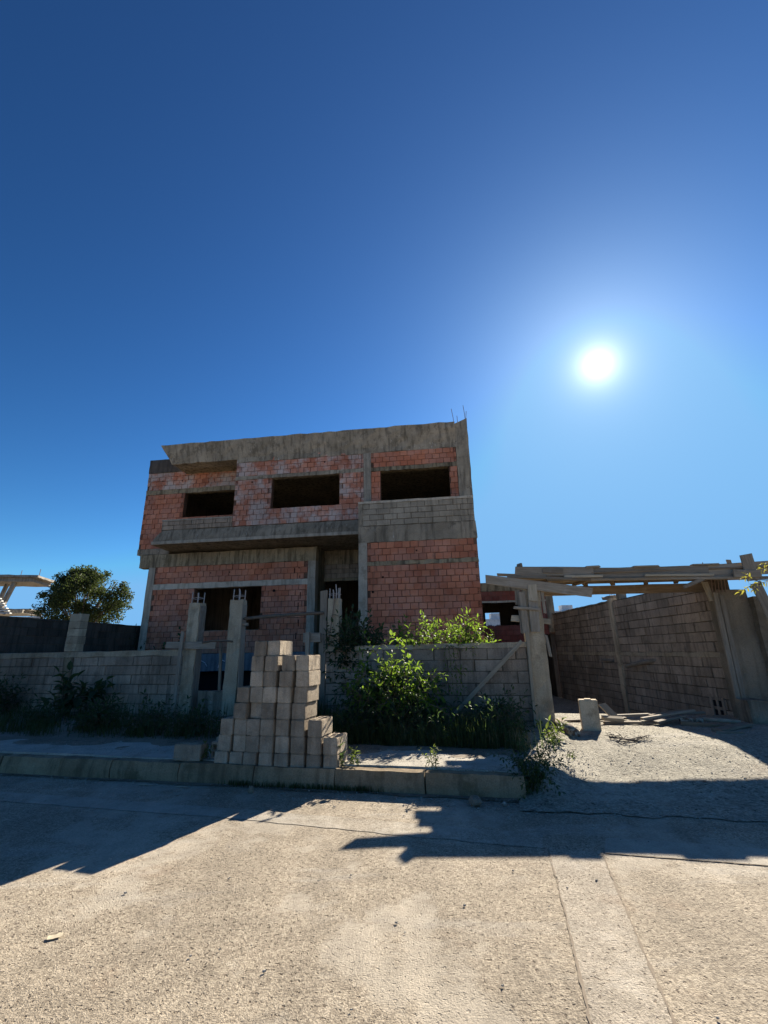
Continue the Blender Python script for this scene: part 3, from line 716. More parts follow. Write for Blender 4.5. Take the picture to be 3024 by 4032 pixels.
cp('fascia_board', (.30, .015, 2.905), (3.0, .015, 2.86), .22, .03)
cp('fascia_board', (2.9, .02, 2.865), (5.6, .02, 2.95), .24, .03)
cp('fascia_board', (.05, -.055, 2.975), (.42, -.055, 2.955), .09, .02)
for (a, b, za, zb, v, mat) in ((-.62, .55, 2.885, 2.80, -.06, 'wood_grey'), (-.80, .10, 2.93, 2.86, -.03, 'wood_brown'), (.1, 1.35, 2.80, 2.765, -.035, 'wood_brown'), (.42, 1.12, 2.845, 2.835, -.05, 'wood_pale'), (.9, 2.3, 2.775, 2.745, -.04, 'wood_brown'), (1.86, 3.05, 2.82, 2.79, -.055, 'wood_pale'), (1.7, 3.75, 2.77, 2.715, -.03, 'wood_grey'), (2.9, 4.6, 2.73, 2.70, -.02, 'wood_brown')):
    cp('edge_batten', (a, v, za), (b, v, zb), .05, .05, mat)
for k in range(7):
    v = .10 + k*.215; dz = .032*(k % 2); cp('deck_board', (-.3+random.uniform(-.15, .1), v, 2.91+dz), (4.6+random.uniform(-.3, .1), v, 2.905+dz), .245, .03, 'wood_brown', (0, 0, 1))
cp('purlin', (-.05, 1.22, 2.73), (4.0, 1.22, 2.71), .185, .07, 'wood_brown')
for u in (.62, 1.12, 1.68, 2.35, 2.95, 3.5):
    cp('spacer', (u, 1.06, 2.853), (u+.12, 1.34, 2.853), .085, .055, 'wood_brown', (0, 0, 1))
cp('joist', (.25, .05, 2.84), (.35, 1.3, 2.855), .07, .06, 'wood_brown', (0, 0, 1))
cp('joist', (1.12, .05, 2.835), (.95, 1.2, 2.855), .07, .05, 'wood_brown', (0, 0, 1))
cp('cross_strut', (2.50, -.05, 2.585), (2.92, -.02, 2.745), .065, .04, 'wood_grey')
for (u0, u1, z, h) in ((.85, 1.10, 3.015, .035), (1.7, 2.15, 2.99, .03), (2.75, 3.2, 2.985, .03), (-.38, -.34, 3.10, .07)):
    cp('loose_offcut', (u0, .0, z), (u1, .02, z+random.uniform(0, .015)), h, .12, 'wood_grey')
for u in (2.98, 3.02, 3.06, 3.32):
    mb = MB(); mb.tube([(u, .2, 2.85), (u-.01, .2, 3.05+random.uniform(-.03, .04))], .008, 5); mb.build('rebar', 'rebar_steel', cn)
cp('upright_board', (3.67, -.06, 3.14), (3.69, -.06, 2.66), .21, .03, 'wood_grey')
cp('upright_board', (3.42, .05, 3.07), (3.44, .05, 2.85), .08, .03, 'wood_brown')
cp('cross_board', (3.37, -.09, 2.795), (3.82, -.09, 2.775), .14, .03, 'wood_grey')
cp('leaning_board', (3.72, -.04, 2.62), (3.86, -.05, 1.95), .19, .035, 'wood_grey')
cp('prop', (3.37, .86, 2.78), (3.42, .82, 2.40), .10, .05, 'wood_pale')
for k in range(5):
    mb = MB(); u = 3.42+k*.06; mb.tube([(u, .75, 2.55), (u+.015, .72, 2.86)], .009, 5); mb.build('rebar', 'rebar_steel', cn)
# right pillar and its two form posts
rp = empty('gate_pillar', 'massive stained concrete pillar at the right edge of the driveway', 'pillar', (6.45, 9.0, 0), -R(4))
mb = MB(); mb.rbox(.02, .62, .0, .26, -.1, 2.60, seg=.2, amp=.014); mb.build('column', 'pillar_stained', rp)
mb = MB(); mb.rbox(.625, 2.4, -.12, .5, -.1, 2.45, seg=.22, amp=.014); mb.build('wing_wall', 'pillar_stained', rp)
for (a, b, w, tk, mat) in (((-.02, -.02, .2), (.03, .0, 2.55), .09, .05, 'wood_grey'), ((.075, -.035, .2), (.12, -.02, 2.5), .085, .04, 'wood_grey'), ):
    plank('form_board', a, b, w, tk, mat, rp, F)
mb = MB(); mb.rbox(-.18, .17, -.19, .19, .14, .62, seg=.12, amp=.008); o = mb.build('concrete_cube', 'concrete_old', None, M=Matrix.Translation((6.42, 8.62, .02)) @ Matrix.Rotation(R(-8), 4, 'Z'))
tag(o, 'square concrete footing block at the base of the right gate pillar', 'block')

# ------------------------------------------------------------------ concrete blocks
def hollow_block(L=.395, W=.183, H=.190, cells=4):
    """x across, y along the length, z up; two rows of open cells in the top"""
    bm = bmesh.new(); t = .030
    xs = [-W/2, -W/2+t, -t/2.4, t/2.4, W/2-t, W/2]
    cl = (L - t*(cells+1))/cells; ys = [-L/2]
    for i in range(cells): ys += [-L/2+t+(cl+t)*i, -L/2+t+(cl+t)*i+cl]
    ys.append(L/2); V = {}
    def v(x, y, z):
        k = (round(x, 5), round(y, 5), round(z, 5))
        if k not in V: V[k] = bm.verts.new(k)
        return V[k]
    for i in range(5):
        for j in range(len(ys)-1):
            a, b, c, d = xs[i], xs[i+1], ys[j], ys[j+1]
            if i in (1, 3) and j % 2 == 1:
                q = H-.14
                for (p0, p1) in (((a, c), (b, c)), ((b, c), (b, d)), ((b, d), (a, d)), ((a, d), (a, c))):
                    bm.faces.new((v(*p1, H), v(*p0, H), v(*p0, q), v(*p1, q)))
                bm.faces.new((v(a, c, q), v(b, c, q), v(b, d, q), v(a, d, q)))
            else: bm.faces.new((v(a, c, H), v(b, c, H), v(b, d, H), v(a, d, H)))
    for i in range(5):
        bm.faces.new((v(xs[i], -L/2, 0), v(xs[i+1], -L/2, 0), v(xs[i+1], -L/2, H), v(xs[i], -L/2, H)))
        bm.faces.new((v(xs[i+1], L/2, 0), v(xs[i], L/2, 0), v(xs[i], L/2, H), v(xs[i+1], L/2, H)))
    for j in range(len(ys)-1):
        bm.faces.new((v(-W/2, ys[j+1], 0), v(-W/2, ys[j], 0), v(-W/2, ys[j], H), v(-W/2, ys[j+1], H)))
        bm.faces.new((v(W/2, ys[j], 0), v(W/2, ys[j+1], 0), v(W/2, ys[j+1], H), v(W/2, ys[j], H)))
    bm.faces.new([v(x, -L/2, 0) for x in reversed(xs)] + [v(-W/2, y, 0) for y in ys[1:-1]] + [v(x, L/2, 0) for x in xs] + [v(W/2, y, 0) for y in reversed(ys[1:-1])])
    # end faces are slightly hollowed between two ribs
    for key, w in V.items():
        if abs(abs(key[1])-L/2) < 1e-4 and abs(key[0]) < W/2-t-.001 : w.co.y -= math.copysign(.005, key[1])
    rr = random.Random(5)
    for w in bm.verts: w.co += Vector((rr.uniform(-.003, .003), rr.uniform(-.003, .003), rr.uniform(-.003, .003)))
    bm.normal_update()
    eds = [e for e in bm.edges if len(e.link_faces) == 2 and e.calc_face_angle(0) > .9 and all(abs(abs(q.co.x)-W/2) < .004 or abs(abs(q.co.y)-L/2) < .008 for q in e.verts)]
    bmesh.ops.bevel(bm, geom=eds, offset=.008, segments=2, affect='EDGES')
    me = bpy.data.meshes.new('hollow_block'); bm.to_mesh(me); bm.free(); me.materials.append(MATS['block_stack']); return me
HB = hollow_block()
STACK = Frame(-.6, 6.09, 14)
ORD = ['first', 'second', 'third', 'fourth', 'fifth', 'sixth', 'seventh', 'eighth', 'ninth']
ROWN = ['top row', 'second row from the top', 'third row from the top', 'fourth row from the top', 'fifth row from the top', 'third row from the bottom', 'second row from the bottom', 'bottom row']
rows = [([-1.14, -.945], 1.53), ([-1.17, -.95, -.72, -.515], 1.335), ([-1.17, -.97, -.74, -.505], 1.14), ([-1.355, -1.15, -.965, -.755, -.53], .945), ([-1.365, -1.16, -.98, -.76, -.55], .75),
        ([-1.555, -1.35, -1.165, -.975, -.77, -.55, -.32], .555), ([-1.58, -1.36, -1.165, -.97, -.76, -.545, -.325, -.115], .36), ([-1.605, -1.39, -1.19, -.97, -.76, -.55, -.335, -.115], .165)]
for r, (us, z) in enumerate(rows):
    for i, u in enumerate(us):
        dv = random.uniform(-.016, .016)
        if (r, i) == (4, 1): dv = .05
        if (r, i) in ((1, 1), (4, 0)): dv = -.03
        M = Matrix.Translation(STACK.w(u, .20+dv, z+.0006*r)) @ Matrix.Rotation(-STACK.a + random.uniform(-.012, .012), 4, 'Z') @ (Matrix.Rotation(math.pi, 4, 'Z') if random.random() < .5 else Matrix.Identity(4))
        o = link('concrete_block', HB, None, M)
        if r == 5 and False: pass
        tag(o, f'{ORD[i]} hollow block from left, {ROWN[r]} of the block stack', 'concrete block', 'hollow blocks stacked on the footway')
# others near the stack
o = link('concrete_block', HB, None, Matrix.Translation(STACK.w(-1.79, .38, .235)) @ Matrix.Rotation(R(-14), 4, 'Z') @ Matrix.Rotation(R(90), 4, 'X')); tag(o, 'hollow block standing on end behind the left foot of the stack', 'concrete block')
o = link('concrete_block', HB, None, Matrix.Translation(STACK.w(-2.12, .10, .232)) @ Matrix.Rotation(R(90-13), 4, 'Z')); tag(o, 'single hollow block lying lengthwise left of the stack', 'concrete block')
o = link('concrete_block', HB, None, Matrix.Translation(STACK.w(-1.86, .62, .235)) @ Matrix.Rotation(R(60), 4, 'Z')); tag(o, 'half hidden hollow block lying in the gap left of the stack', 'concrete block')
# upright solid block on the drive
bm = bmesh.new(); bmesh.ops.create_cube(bm, size=1, matrix=Matrix.Translation((0, 0, .5)))
for v_ in bm.verts: v_.co = Vector((v_.co.x*.285, v_.co.y*.20, v_.co.z*.48))
bmesh.ops.bevel(bm, geom=bm.edges[:], offset=.010, segments=2, affect='EDGES')
me = bpy.data.meshes.new('upright_block'); bm.to_mesh(me); bm.free(); me.materials.append(MATS['coping'])
ub = link('upright_block', me, None, Matrix.Translation((3.34, 8.16, .255)) @ Matrix.Rotation(R(-17), 4, 'Z')); tag(ub, 'concrete block standing upright alone in the sun on the driveway', 'concrete block')
mb = MB(); mb.box(-.05, .05, -.07, .07, .478, .492); mb.build('end_rib', 'coping', ub)

# ------------------------------------------------------------------ timber and litter on the drive
def gplank(label, a, b, w, tk, mat='wood_grey', face=(0, 0, 1), name='plank', cat='plank'):
    return tag(plank(name, a, b, w, tk, mat, None, face), label, cat)
gplank('short pale offcut propped against the plank pile', (4.06, 8.72, .33), (3.92, 8.97, .57), .15, .03, 'wood_pale', (.2, -1, .5))
gplank('pale board end lying under the propped offcut', (3.80, 8.74, .37), (4.12, 8.66, .35), .09, .06, 'wood_pale', (0, -.4, 1))
gplank('long grey plank lying at the back of the plank pile', (4.10, 9.02, .36), (5.84, 9.12, .385), .10, .035)
gplank('thin brown plank crossing the middle of the plank pile', (4.72, 8.90, .365), (5.34, 8.93, .45), .08, .03, 'wood_brown')
gplank('grey plank lying slantwise on top of the plank pile', (4.46, 8.68, .35), (5.46, 8.80, .46), .09, .035)
gplank('short wide board sticking out of the front of the plank pile', (4.60, 8.50, .325), (5.22, 8.72, .38), .13, .03, 'wood_grey')
gplank('dark plank lying flat under the plank pile', (3.80, 8.72, .30), (4.66, 8.60, .295), .11, .035, 'wood_brown')
stick('peeling pale log at the right end of the plank pile', [(5.09, 8.62, .325), (5.3, 8.60, .325), (5.45, 8.56, .32)], [.042, .044, .04], 'birch_bark', 'log', 'log')
stick('grey log lying behind the peeling pale log', [(5.50, 8.62, .335), (5.75, 8.5, .325), (5.98, 8.40, .31)], [.035, .036, .032], 'wood_grey', 'log', 'log')
gplank('long brown beam lying along the front of the plank pile', (5.0, 8.46, .30), (5.60, 8.10, .285), .075, .06, 'wood_brown')
gplank('thick grey board lying in shade nearest the right pillar', (5.10, 7.72, .295), (5.95, 8.22, .31), .17, .045)
gplank('short batten under the thick grey board', (5.02, 7.64, .285), (5.42, 7.60, .285), .07, .035, 'wood_grey')
stick('weathered log end lying at the foot of the gate pillar', [(2.92, 8.48, .34), (2.93, 8.1, .32), (2.86, 7.62, .30)], [.075, .085, .08], 'birch_bark', 'log', 'log', 9)
gplank('thin board lying across the driveway behind the upright block', (2.98, 9.0, .30), (4.4, 9.15, .30), .12, .03)
tw = MB()
def twig(p, d, L, r, depth):
    pts = [Vector(p)]; d = Vector(d).normalized()
    for i in range(4):
        d = (d + Vector((random.uniform(-.35, .35), random.uniform(-.35, .35), random.uniform(-.12, .05)))).normalized()
        q = pts[-1] + d*L/4; e = q - STREET.o; q.z = min(.33, max(q.z, drive_z(e.dot(STREET.U), e.dot(STREET.V)) + r + random.uniform(0, .045))); pts.append(q)
    tw.tube(pts, [r, r*.9, r*.8, r*.7, r*.55], 5)
    if depth:
        for k in (1, 2, 3): twig(pts[k], d + Vector((random.uniform(-.9, .9), random.uniform(-.9, .9), .03)), L*.55, r*.65, depth-1)
twig((3.72, 7.18, .20), (-1, -.1, 0), .52, .012, 2); twig((3.25, 7.25, .20), (1, -.5, .0), .5, .011, 2)
tag(tw.build('dead_branch', 'bark'), 'dead leafless branch lying on the sunny driveway', 'branch')
def stone(label, x, y, z, s, mat='rubble_stone', name='stone'):
    bm = bmesh.new(); bmesh.ops.create_icosphere(bm, subdivisions=2, radius=1)
    for v_ in bm.verts:
        k = 1 + .28*mnoise.noise(v_.co*1.6 + Vector((x*7, y*3, 0))); v_.co = Vector((v_.co.x*s[0]*k, v_.co.y*s[1]*k, v_.co.z*s[2]*k))
    me = bpy.data.meshes.new(name); bm.to_mesh(me); bm.free(); me.materials.append(MATS[mat])
    return tag(link(name, me, None, Matrix.Translation((x, y, z)) @ Matrix.Rotation(random.uniform(0, 6), 4, 'Z')), label, 'stone')
stone('fist-sized grey stone in the gutter below the kerb', .90, 5.42, .045, (.085, .06, .05), 'block_wall')
stone('small brown stone on the road below the block stack', -1.62, 6.02, .03, (.035, .03, .05), 'earth')
stone('tiny pale pebble beside the stone in the gutter', 1.20, 5.40, .02, (.025, .02, .02))
stone('rounded rock half hidden in weeds by the right pillar', 6.15, 7.62, .30, (.14, .10, .07))
def scrap(label, x, y, w, d, rz, mat='litter_paper'):
    mb = MB(); n = 5; vs, fs = [], []
    for i in range(n+1):
        for j in range(3): vs.append((-w/2+w*i/n, -d/2+d*j/2+random.uniform(-.1, .1)*d, random.uniform(0, .005)))
    for i in range(n):
        for j in range(2): a = i*3+j; fs.append((a, a+3, a+4, a+1))
    mb.add(vs, fs); return tag(mb.build('paper_scrap', mat, M=Matrix.Translation((x, y, .008)) @ Matrix.Rotation(rz, 4, 'Z')), label, 'litter')
t = NT('litter_paper'); t.done((.55, .47, .33), .8)
scrap('pale strip of litter in the shaded gutter left of the stack', -3.05, 6.42, .20, .035, -.2)
scrap('second pale litter strip in the gutter nearer the stack', -2.55, 6.30, .18, .03, -.25)
scrap('crumpled pale scrap on the sunny road at lower left', -1.95, 3.22, .075, .04, .4)
# loose gravel
gv = MB(); rr = random.Random(3)
def peb(x, y, z, s):
    vs = [Vector((rr.uniform(-1, 1), rr.uniform(-1, 1), rr.uniform(-.3, 1))).normalized()*s*rr.uniform(.7, 1.1) for _ in range(6)]
    b = [Vector((math.cos(a)*s, math.sin(a)*s*.8, -s*.3)) for a in (0, 1.57, 3.14, 4.71)]; t_ = Vector((0, 0, s*.6))
    j = [Vector((rr.uniform(-.3, .3)*s, rr.uniform(-.3, .3)*s, 0)) for _ in range(4)]
    vs = [b[i]+j[i] for i in range(4)] + [(b[i]+j[i])*.6 + t_ for i in range(4)]
    c = Vector((x, y, z)); gv.add([c+q for q in vs], [(0, 1, 5, 4), (1, 2, 6, 5), (2, 3, 7, 6), (3, 0, 4, 7), (4, 5, 6, 7)])
for _ in range(2600):
    u, v = rr.gauss(2.6, 1.7), rr.uniform(-.25, 4.2)
    if rr.random() < .45: u, v = rr.gauss(1.45, .3), rr.gauss(.8, .6)
    if u < 1.08 or u > 6: continue
    p = STREET.w(u, v, 0); peb(p.x, p.y, drive_z(u, v)+.002, rr.choice((.005, .006, .008, .008, .013)))
for _ in range(1100):
    u, v = rr.uniform(-7, 4.5), -abs(rr.gauss(0, .35))-.02
    if rr.random() < .10: v = -rr.uniform(0, 3.6)
    p = STREET.w(u, v, 0); peb(p.x, p.y, .010, rr.choice((.005, .006, .008, .011)))
for _ in range(1400):
    u, v = rr.uniform(-6.5, 1), rr.uniform(.2, 1.4); p = STREET.w(u, v, 0); peb(p.x, p.y, .242, rr.choice((.006, .008, .012)))
tag(gv.build('gravel', 'rubble_stone'), 'loose grit and small stones scattered over road and driveway', 'gravel', kind='stuff')

# ------------------------------------------------------------------ plants
def leaf_mesh(name, mat, L=1.0, w=.42, fold=.10, droop=.18):
    mb = MB(); row = [(0, .0), (.18, .62), (.45, 1.0), (.75, .66), (1.0, 0)]
    vs = []
    for (y, k) in row:
        z = -droop*y*y
        vs += [(-w/2*k, y*L, z+fold*k), (0, y*L, z), (w/2*k, y*L, z+fold*k)]
    fs = []
    for i in range(4):
        a = i*3; fs += [(a, a+1, a+4, a+3), (a+1, a+2, a+5, a+4)]
    mb.add(vs, fs); me = mb.mesh(name, mat); return me, mb
LEAF = {}
def leaf(mat, kind=0):
    if (mat, kind) not in LEAF: LEAF[(mat, kind)] = leaf_mesh('leaf', mat, 1, (.46, .36, .60)[kind], (.10, .07, .14)[kind], (.2, .35, .12)[kind])
    return LEAF[(mat, kind)]
def leaf_matrix(p, d, size, upv=Vector((0, 0, 1))):
    Y = Vector(d).normalized(); n = (upv + Vector((random.uniform(-.5, .5), random.uniform(-.5, .5), random.uniform(-.2, .2)))).normalized()
    X = Y.cross(n)
    if X.length < .05: X = Y.cross(Vector((1, 0, .1)))
    X.normalize(); Z = X.cross(Y); M = Matrix.Identity(4)
    for i in range(3): M[i][0], M[i][1], M[i][2], M[i][3] = X[i]*size, Y[i]*size, Z[i]*size, p[i]
    return M
def curve(p, d, L, n, bend, grav):
    pts = [Vector(p)]; d = Vector(d).normalized()
    for i in range(n):
        d = (d + Vector((random.uniform(-bend, bend), random.uniform(-bend, bend), random.uniform(-bend, bend) - grav))).normalized(); pts.append(pts[-1] + d*L/n)
    return pts
def plant(name, label, cat, base, stems, mat, size, step, r=.010, t0=.25, kind=0, individual=True, limit=300, group=None, stem_mat='bark', twigs=0, spread=.8, base_z=None):
    """stems: list of polylines in world space; leaves are set along them and along small side twigs"""
    t = empty(name, label, cat, base, 0, group); O_ = Vector(base)
    sb = MB(); L = []
    def run(pts, rad, t0_):
        pts = [q-O_ for q in pts]; n = len(pts)
        sb.tube(pts, [rad*(1-.75*i/(n-1)) for i in range(n)], 5)
        tot = sum((pts[i+1]-pts[i]).length for i in range(n-1)); s = tot*t0_; side = random.uniform(0, 6.28)
        while s <= tot:
            a = 0
            for i in range(n-1):
                l = (pts[i+1]-pts[i]).length
                if a+l >= s or i == n-2:
                    p = pts[i].lerp(pts[i+1], min(1, (s-a)/l)); d = (pts[i+1]-pts[i]).normalized(); break
                a += l
            side += 2.4; q = d.orthogonal().normalized(); q.rotate(Quaternion(d, side))
            dr = (d*.55 + q*spread + Vector((0, 0, random.uniform(-.35, .15)))).normalized()
            L.append((p, dr, size*random.uniform(.55, 1.15))); s += step*random.uniform(.7, 1.3)
        L.append((pts[-1], (pts[-1]-pts[-2]).normalized(), size*.8))
    for pts in stems:
        run(pts, r, t0)
        for _ in range(twigs):
            k = random.randrange(1, len(pts)-1); d = (pts[k+1]-pts[k-1]).normalized()
            q = d.orthogonal().normalized(); q.rotate(Quaternion(d, random.uniform(0, 6.28)))
            run(curve(pts[k], d*.5+q*.9+Vector((0, 0, .15)), random.uniform(.2, .42), 3, .25, .06), r*.5, .2)
    sb.build('stem', stem_mat, t)
    random.shuffle(L); jb = MB(); lim = limit if individual else 0
    for i, (p, d, s) in enumerate(L):
        k = kind if random.random() < .75 else 1; me, mb = leaf(mat, k); M = leaf_matrix(p, d, s)
        if i < lim: link('leaf', me, t, M)
        else: jb.add([M @ Vector(q) for q in mb.v], mb.f)
    if jb.f: o = jb.build('foliage', mat, t); o['kind'] = 'stuff'
    return t
def ells(base, centre, rad, n, start=0.0, nseg=5, bend=.16):
    """n stems that leave the base and end spread through an ellipsoid"""
    out = []
    for _ in range(n):
        while True:
            q = Vector((random.uniform(-1, 1), random.uniform(-1, 1), random.uniform(-1, 1)))
            if .35 < q.length < 1: break
        tip = Vector(centre) + Vector((q.x*rad[0], q.y*rad[1], q.z*rad[2])); b = Vector(base) + Vector((random.uniform(-.08, .08), random.uniform(-.08, .08), 0))
        mid = b.lerp(tip, .5) + Vector((random.uniform(-bend, bend), random.uniform(-bend, bend), random.uniform(.0, bend*1.5)))
        out.append([(b*(1-t_)**2 + mid*2*t_*(1-t_) + tip*t_*t_) for t_ in [i/nseg for i in range(nseg+1)]])
    return out
W = WALL.w
# the sunlit shrub in front of the right boundary wall
b0 = W(-1.45, -1.25, .30)
st = [[b0, W(-1.6, -1.25, .8), W(-1.75, -1.25, 1.05), W(-2.05, -1.3, 1.20), W(-2.38, -1.35, 1.28)],
      [b0, W(-1.5, -1.2, .9), W(-1.65, -1.2, 1.25), W(-1.9, -1.25, 1.55), W(-2.08, -1.3, 1.86)],
      [b0, W(-1.4, -1.2, .8), W(-1.42, -1.15, 1.2), W(-1.38, -1.2, 1.6), W(-1.30, -1.2, 1.95)],
      [b0, W(-1.35, -1.2, .75), W(-1.15, -1.2, 1.05), W(-.98, -1.25, 1.18), W(-.85, -1.3, 1.0)],
      [b0, W(-1.3, -1.3, .6), W(-1.05, -1.35, .78), W(-.80, -1.4, .70), W(-.60, -1.42, .50)],
      [b0, W(-1.7, -1.3, .65), W(-1.95, -1.35, .85), W(-2.1, -1.4, .88), W(-2.3, -1.4, .78)],
      [b0, W(-1.5, -1.35, .6), W(-1.62, -1.4, .80), W(-1.75, -1.5, .75), W(-1.85, -1.5, .6)],
      [b0, W(-1.45, -1.3, .7), W(-1.3, -1.35, .95), W(-1.2, -1.4, .88), W(-1.1, -1.4, .72)],
      [b0, W(-1.55, -1.2, .8), W(-1.7, -1.1, 1.1), W(-1.6, -1.15, 1.3), W(-1.5, -1.2, 1.38)]]
plant('sunlit_shrub', 'bright green backlit shrub right of the block stack', 'shrub', b0, st, 'leaf_lit', .112, .05, r=.014, twigs=16)
b0 = W(-1.7, -.7, .32)
plant('dark_shrub', 'dark shaded shrub filling the space behind the sunlit shrub', 'shrub', b0, ells(b0, W(-1.70, -.75, .82), (1.10, .45, .66), 85), 'leaf_shaded', .13, .08, r=.010, twigs=5, individual=False)
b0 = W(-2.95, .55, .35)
plant('dark_bush', 'dark leafy bush hanging over the wall before the rebar pillar', 'bush', b0, ells(b0, W(-2.78, .16, 2.0), (.68, .38, .42), 75), 'leaf_shaded', .15, .075, r=.010, t0=.6, twigs=6)
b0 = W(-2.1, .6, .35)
plant('dark_bush', 'thin dark branches leaning over the wall from the dark bush', 'bush', b0, ells(b0, W(-2.15, .55, 1.95), (.40, .25, .32), 9), 'leaf_shaded', .115, .09, r=.010, t0=.5, twigs=3)
b0 = W(-1.3, .6, .35)
plant('lit_bush', 'yellow-green sunlit bush above the middle of the right boundary wall', 'bush', b0, ells(b0, W(-1.45, .42, 1.90), (.55, .32, .40), 34), 'leaf_lit', .12, .07, r=.011, t0=.45, twigs=5)
b0 = W(-.55, .6, .35)
plant('lit_bush', 'taller sunlit bush above the right boundary wall near the gate', 'bush', b0, ells(b0, W(-.62, .40, 1.94), (.46, .30, .42), 36), 'leaf_lit', .115, .07, r=.011, t0=.45, twigs=5)
b0 = W(-.05, .6, .35)
plant('lit_bush', 'small sunlit sprig above the wall closest to the gate pillar', 'bush', b0, ells(b0, W(-.10, .45, 1.76), (.26, .18, .18), 14), 'leaf_lit', .10, .06, r=.008, t0=.55, twigs=3)
b0 = W(-.85, .1, 1.66)
plant('hanging_vine', 'thin vine hanging down the face of the right boundary wall', 'vine', b0, [[W(-.80+random.uniform(-.1, .1), .05, 1.68), W(-.75+d, -.10, 1.60), W(-.72+d*1.3, -.12, 1.3), W(-.72+d, -.11, 1.0), W(-.70+d*.8, -.11, .72+abs(d))] for d in (-.12, -.04, .03, .1)] + [[W(-.7, .05, 1.68), W(-.55, -.1, 1.66), W(-.42, -.16, 1.58), W(-.33, -.2, 1.50)]], 'leaf_lit', .07, .05, r=.007, t0=.05, twigs=2)
b0 = W(-.15, -.7, .33)
plant('dark_shrub', 'low dark weeds under the bracing pole by the gate pillar', 'weeds', b0, ells(b0, W(.05, -.6, .50), (.55, .40, .26), 46), 'leaf_shaded', .09, .07, r=.006, t0=.2, twigs=3, individual=False)
b0 = W(-9.2, -.55, .35)
plant('broadleaf_plant', 'tall dark broad-leaved plant before the left boundary wall', 'plant', b0, ells(b0, W(-8.75, -.6, .95), (.80, .3, .42), 16), 'leaf_shaded', .26, .14, r=.014, t0=.35, kind=2, twigs=1)
b0 = W(-11.3, -.6, .35)
plant('leafy_weed', 'bushy dark weed clump near the left edge of the photo', 'weeds', b0, ells(b0, W(-11.2, -.5, .75), (.85, .35, .46), 44), 'leaf_shaded', .11, .09, r=.007, t0=.2, twigs=3, individual=False)
b0 = W(-7.05, .25, 1.6)
plant('wall_weed', 'small weed growing above the wall beside the left formwork pillar', 'weed', b0, ells(b0, W(-6.95, .25, 1.98), (.22, .1, .18), 5), 'leaf_shaded', .12, .10, r=.006, t0=.3, kind=2)
b0 = W(-7.5, .6, .35)
plant('wall_weed', 'few dark shoots showing above the wall left of the formwork boards', 'weed', b0, ells(b0, W(-7.8, .5, 1.66), (.35, .15, .14), 5), 'leaf_shaded', .12, .12, r=.006, t0=.7, kind=2)
b0 = HOUSE.w(-9.6, 2.4, .3)
plant('creeper', 'green creeper growing at the end of the dark left side wall', 'creeper', b0, ells(b0, HOUSE.w(-9.55, 2.2, 2.35), (.5, .4, .55), 14), 'leaf_shaded', .12, .10, r=.008, t0=.45, twigs=3, individual=False)
S = STREET.w
for (u, v, h, n, sz, lab) in ((-7.6, 1.9, .35, 26, .10, 'low dark weeds along the footway edge farthest left'), (-6.3, 1.75, .40, 30, .12, 'dark weeds before the broad-leaved plant'), (-5.2, 1.7, .42, 30, .10, 'dark weeds between broad-leaved plant and formwork pillar'), (-4.2, 1.65, .40, 30, .09, 'dark weeds below the leaning plank of the left pillar'), (-3.2, 1.55, .32, 24, .08, 'dark weeds spilling onto the footway left of the stack'), (-1.3, 1.62, .50, 46, .11, 'dark weeds at the foot of the sunlit shrub'), (-.55, 1.62, .48, 46, .11, 'dark weeds right of the sunlit shrub foot'), (.15, 1.6, .26, 36, .08, 'dark weeds under the lower end of the bracing pole'), (.80, 1.75, .42, 40, .09, 'dark weeds left of the gate pillar foot')):
    b0 = S(u, v, verge_z(u, v)-.01)
    plant('verge_weeds', lab, 'weeds', b0, ells(b0, S(u, v+.1, .26+h*.5), (.52, .34, h*.55), n), 'leaf_shaded', sz, sz*.75, r=.005, t0=.15, twigs=3, individual=False)
def weed(name, label, u, v, z, h, n, mat, size, kind=1, spread=.18, **k):
    b = S(u, v, z); return plant(name, label, 'weed', b, ells(b, S(u, v, z+h*.62), (spread, spread*.8, h*.4), n, bend=.05), mat, size, size*.55, r=.004, t0=.25, kind=kind, stem_mat='leaf_weed', **k)
weed('weed', 'pale green weed growing on the sunny kerb edge', .02, .20, .23, .30, 8, 'leaf_weed', .055, spread=.13)
weed('weed', 'lime green weed at the right foot of the block stack', -.92, .20, .23, .20, 7, 'leaf_weed', .075, kind=0, spread=.09)
weed('weed', 'dark weed beside the lime green weed at the stack foot', -1.08, .16, .23, .26, 6, 'leaf_shaded', .10, kind=0, spread=.08)
weed('weed', 'small grassy weed at the left foot of the block stack', -2.35, .20, .22, .22, 7, 'leaf_shaded', .07, spread=.08)
weed('weed', 'small weed before the single block lying left of the stack', -2.95, .20, .22, .24, 6, 'leaf_weed', .06, spread=.10)
weed('weed', 'weed in the middle of the block stack foot', -1.75, .17, .22, .18, 6, 'leaf_shaded', .06, spread=.09)
weed('dark_weed_bush', 'dark bushy weed growing over the end of the kerb', 1.17, .15, .02, .62, 26, 'leaf_shaded', .055, kind=0, spread=.24, twigs=2)
weed('weed', 'bright green sunlit weed at the foot of the gate pillar', 1.62, 2.2, .24, .34, 14, 'leaf_weed', .12, kind=1, spread=.22)
weed('weed', 'low bright green weed in front of the gate pillar weed', 1.60, 1.85, .22, .18, 12, 'leaf_weed', .06, kind=0, spread=.20)
weed('weed', 'pale sprig leaning over the back edge of the footway', .15, 1.35, .25, .28, 7, 'leaf_weed', .05, kind=0, spread=.16)
weed('weed', 'dark weed at the right edge by the rock', 6.4, 2.6, .24, .25, 12, 'leaf_shaded', .07, kind=0, spread=.24)
weed('weed', 'tiny green weed on the rubble beside the driveway', 1.72, .95, .22, .08, 5, 'leaf_weed', .04, kind=0, spread=.06)
b0 = (7.3, 6.9, .27)
B0 = Vector(b0); fork = Vector((7.0, 7.0, 2.2))
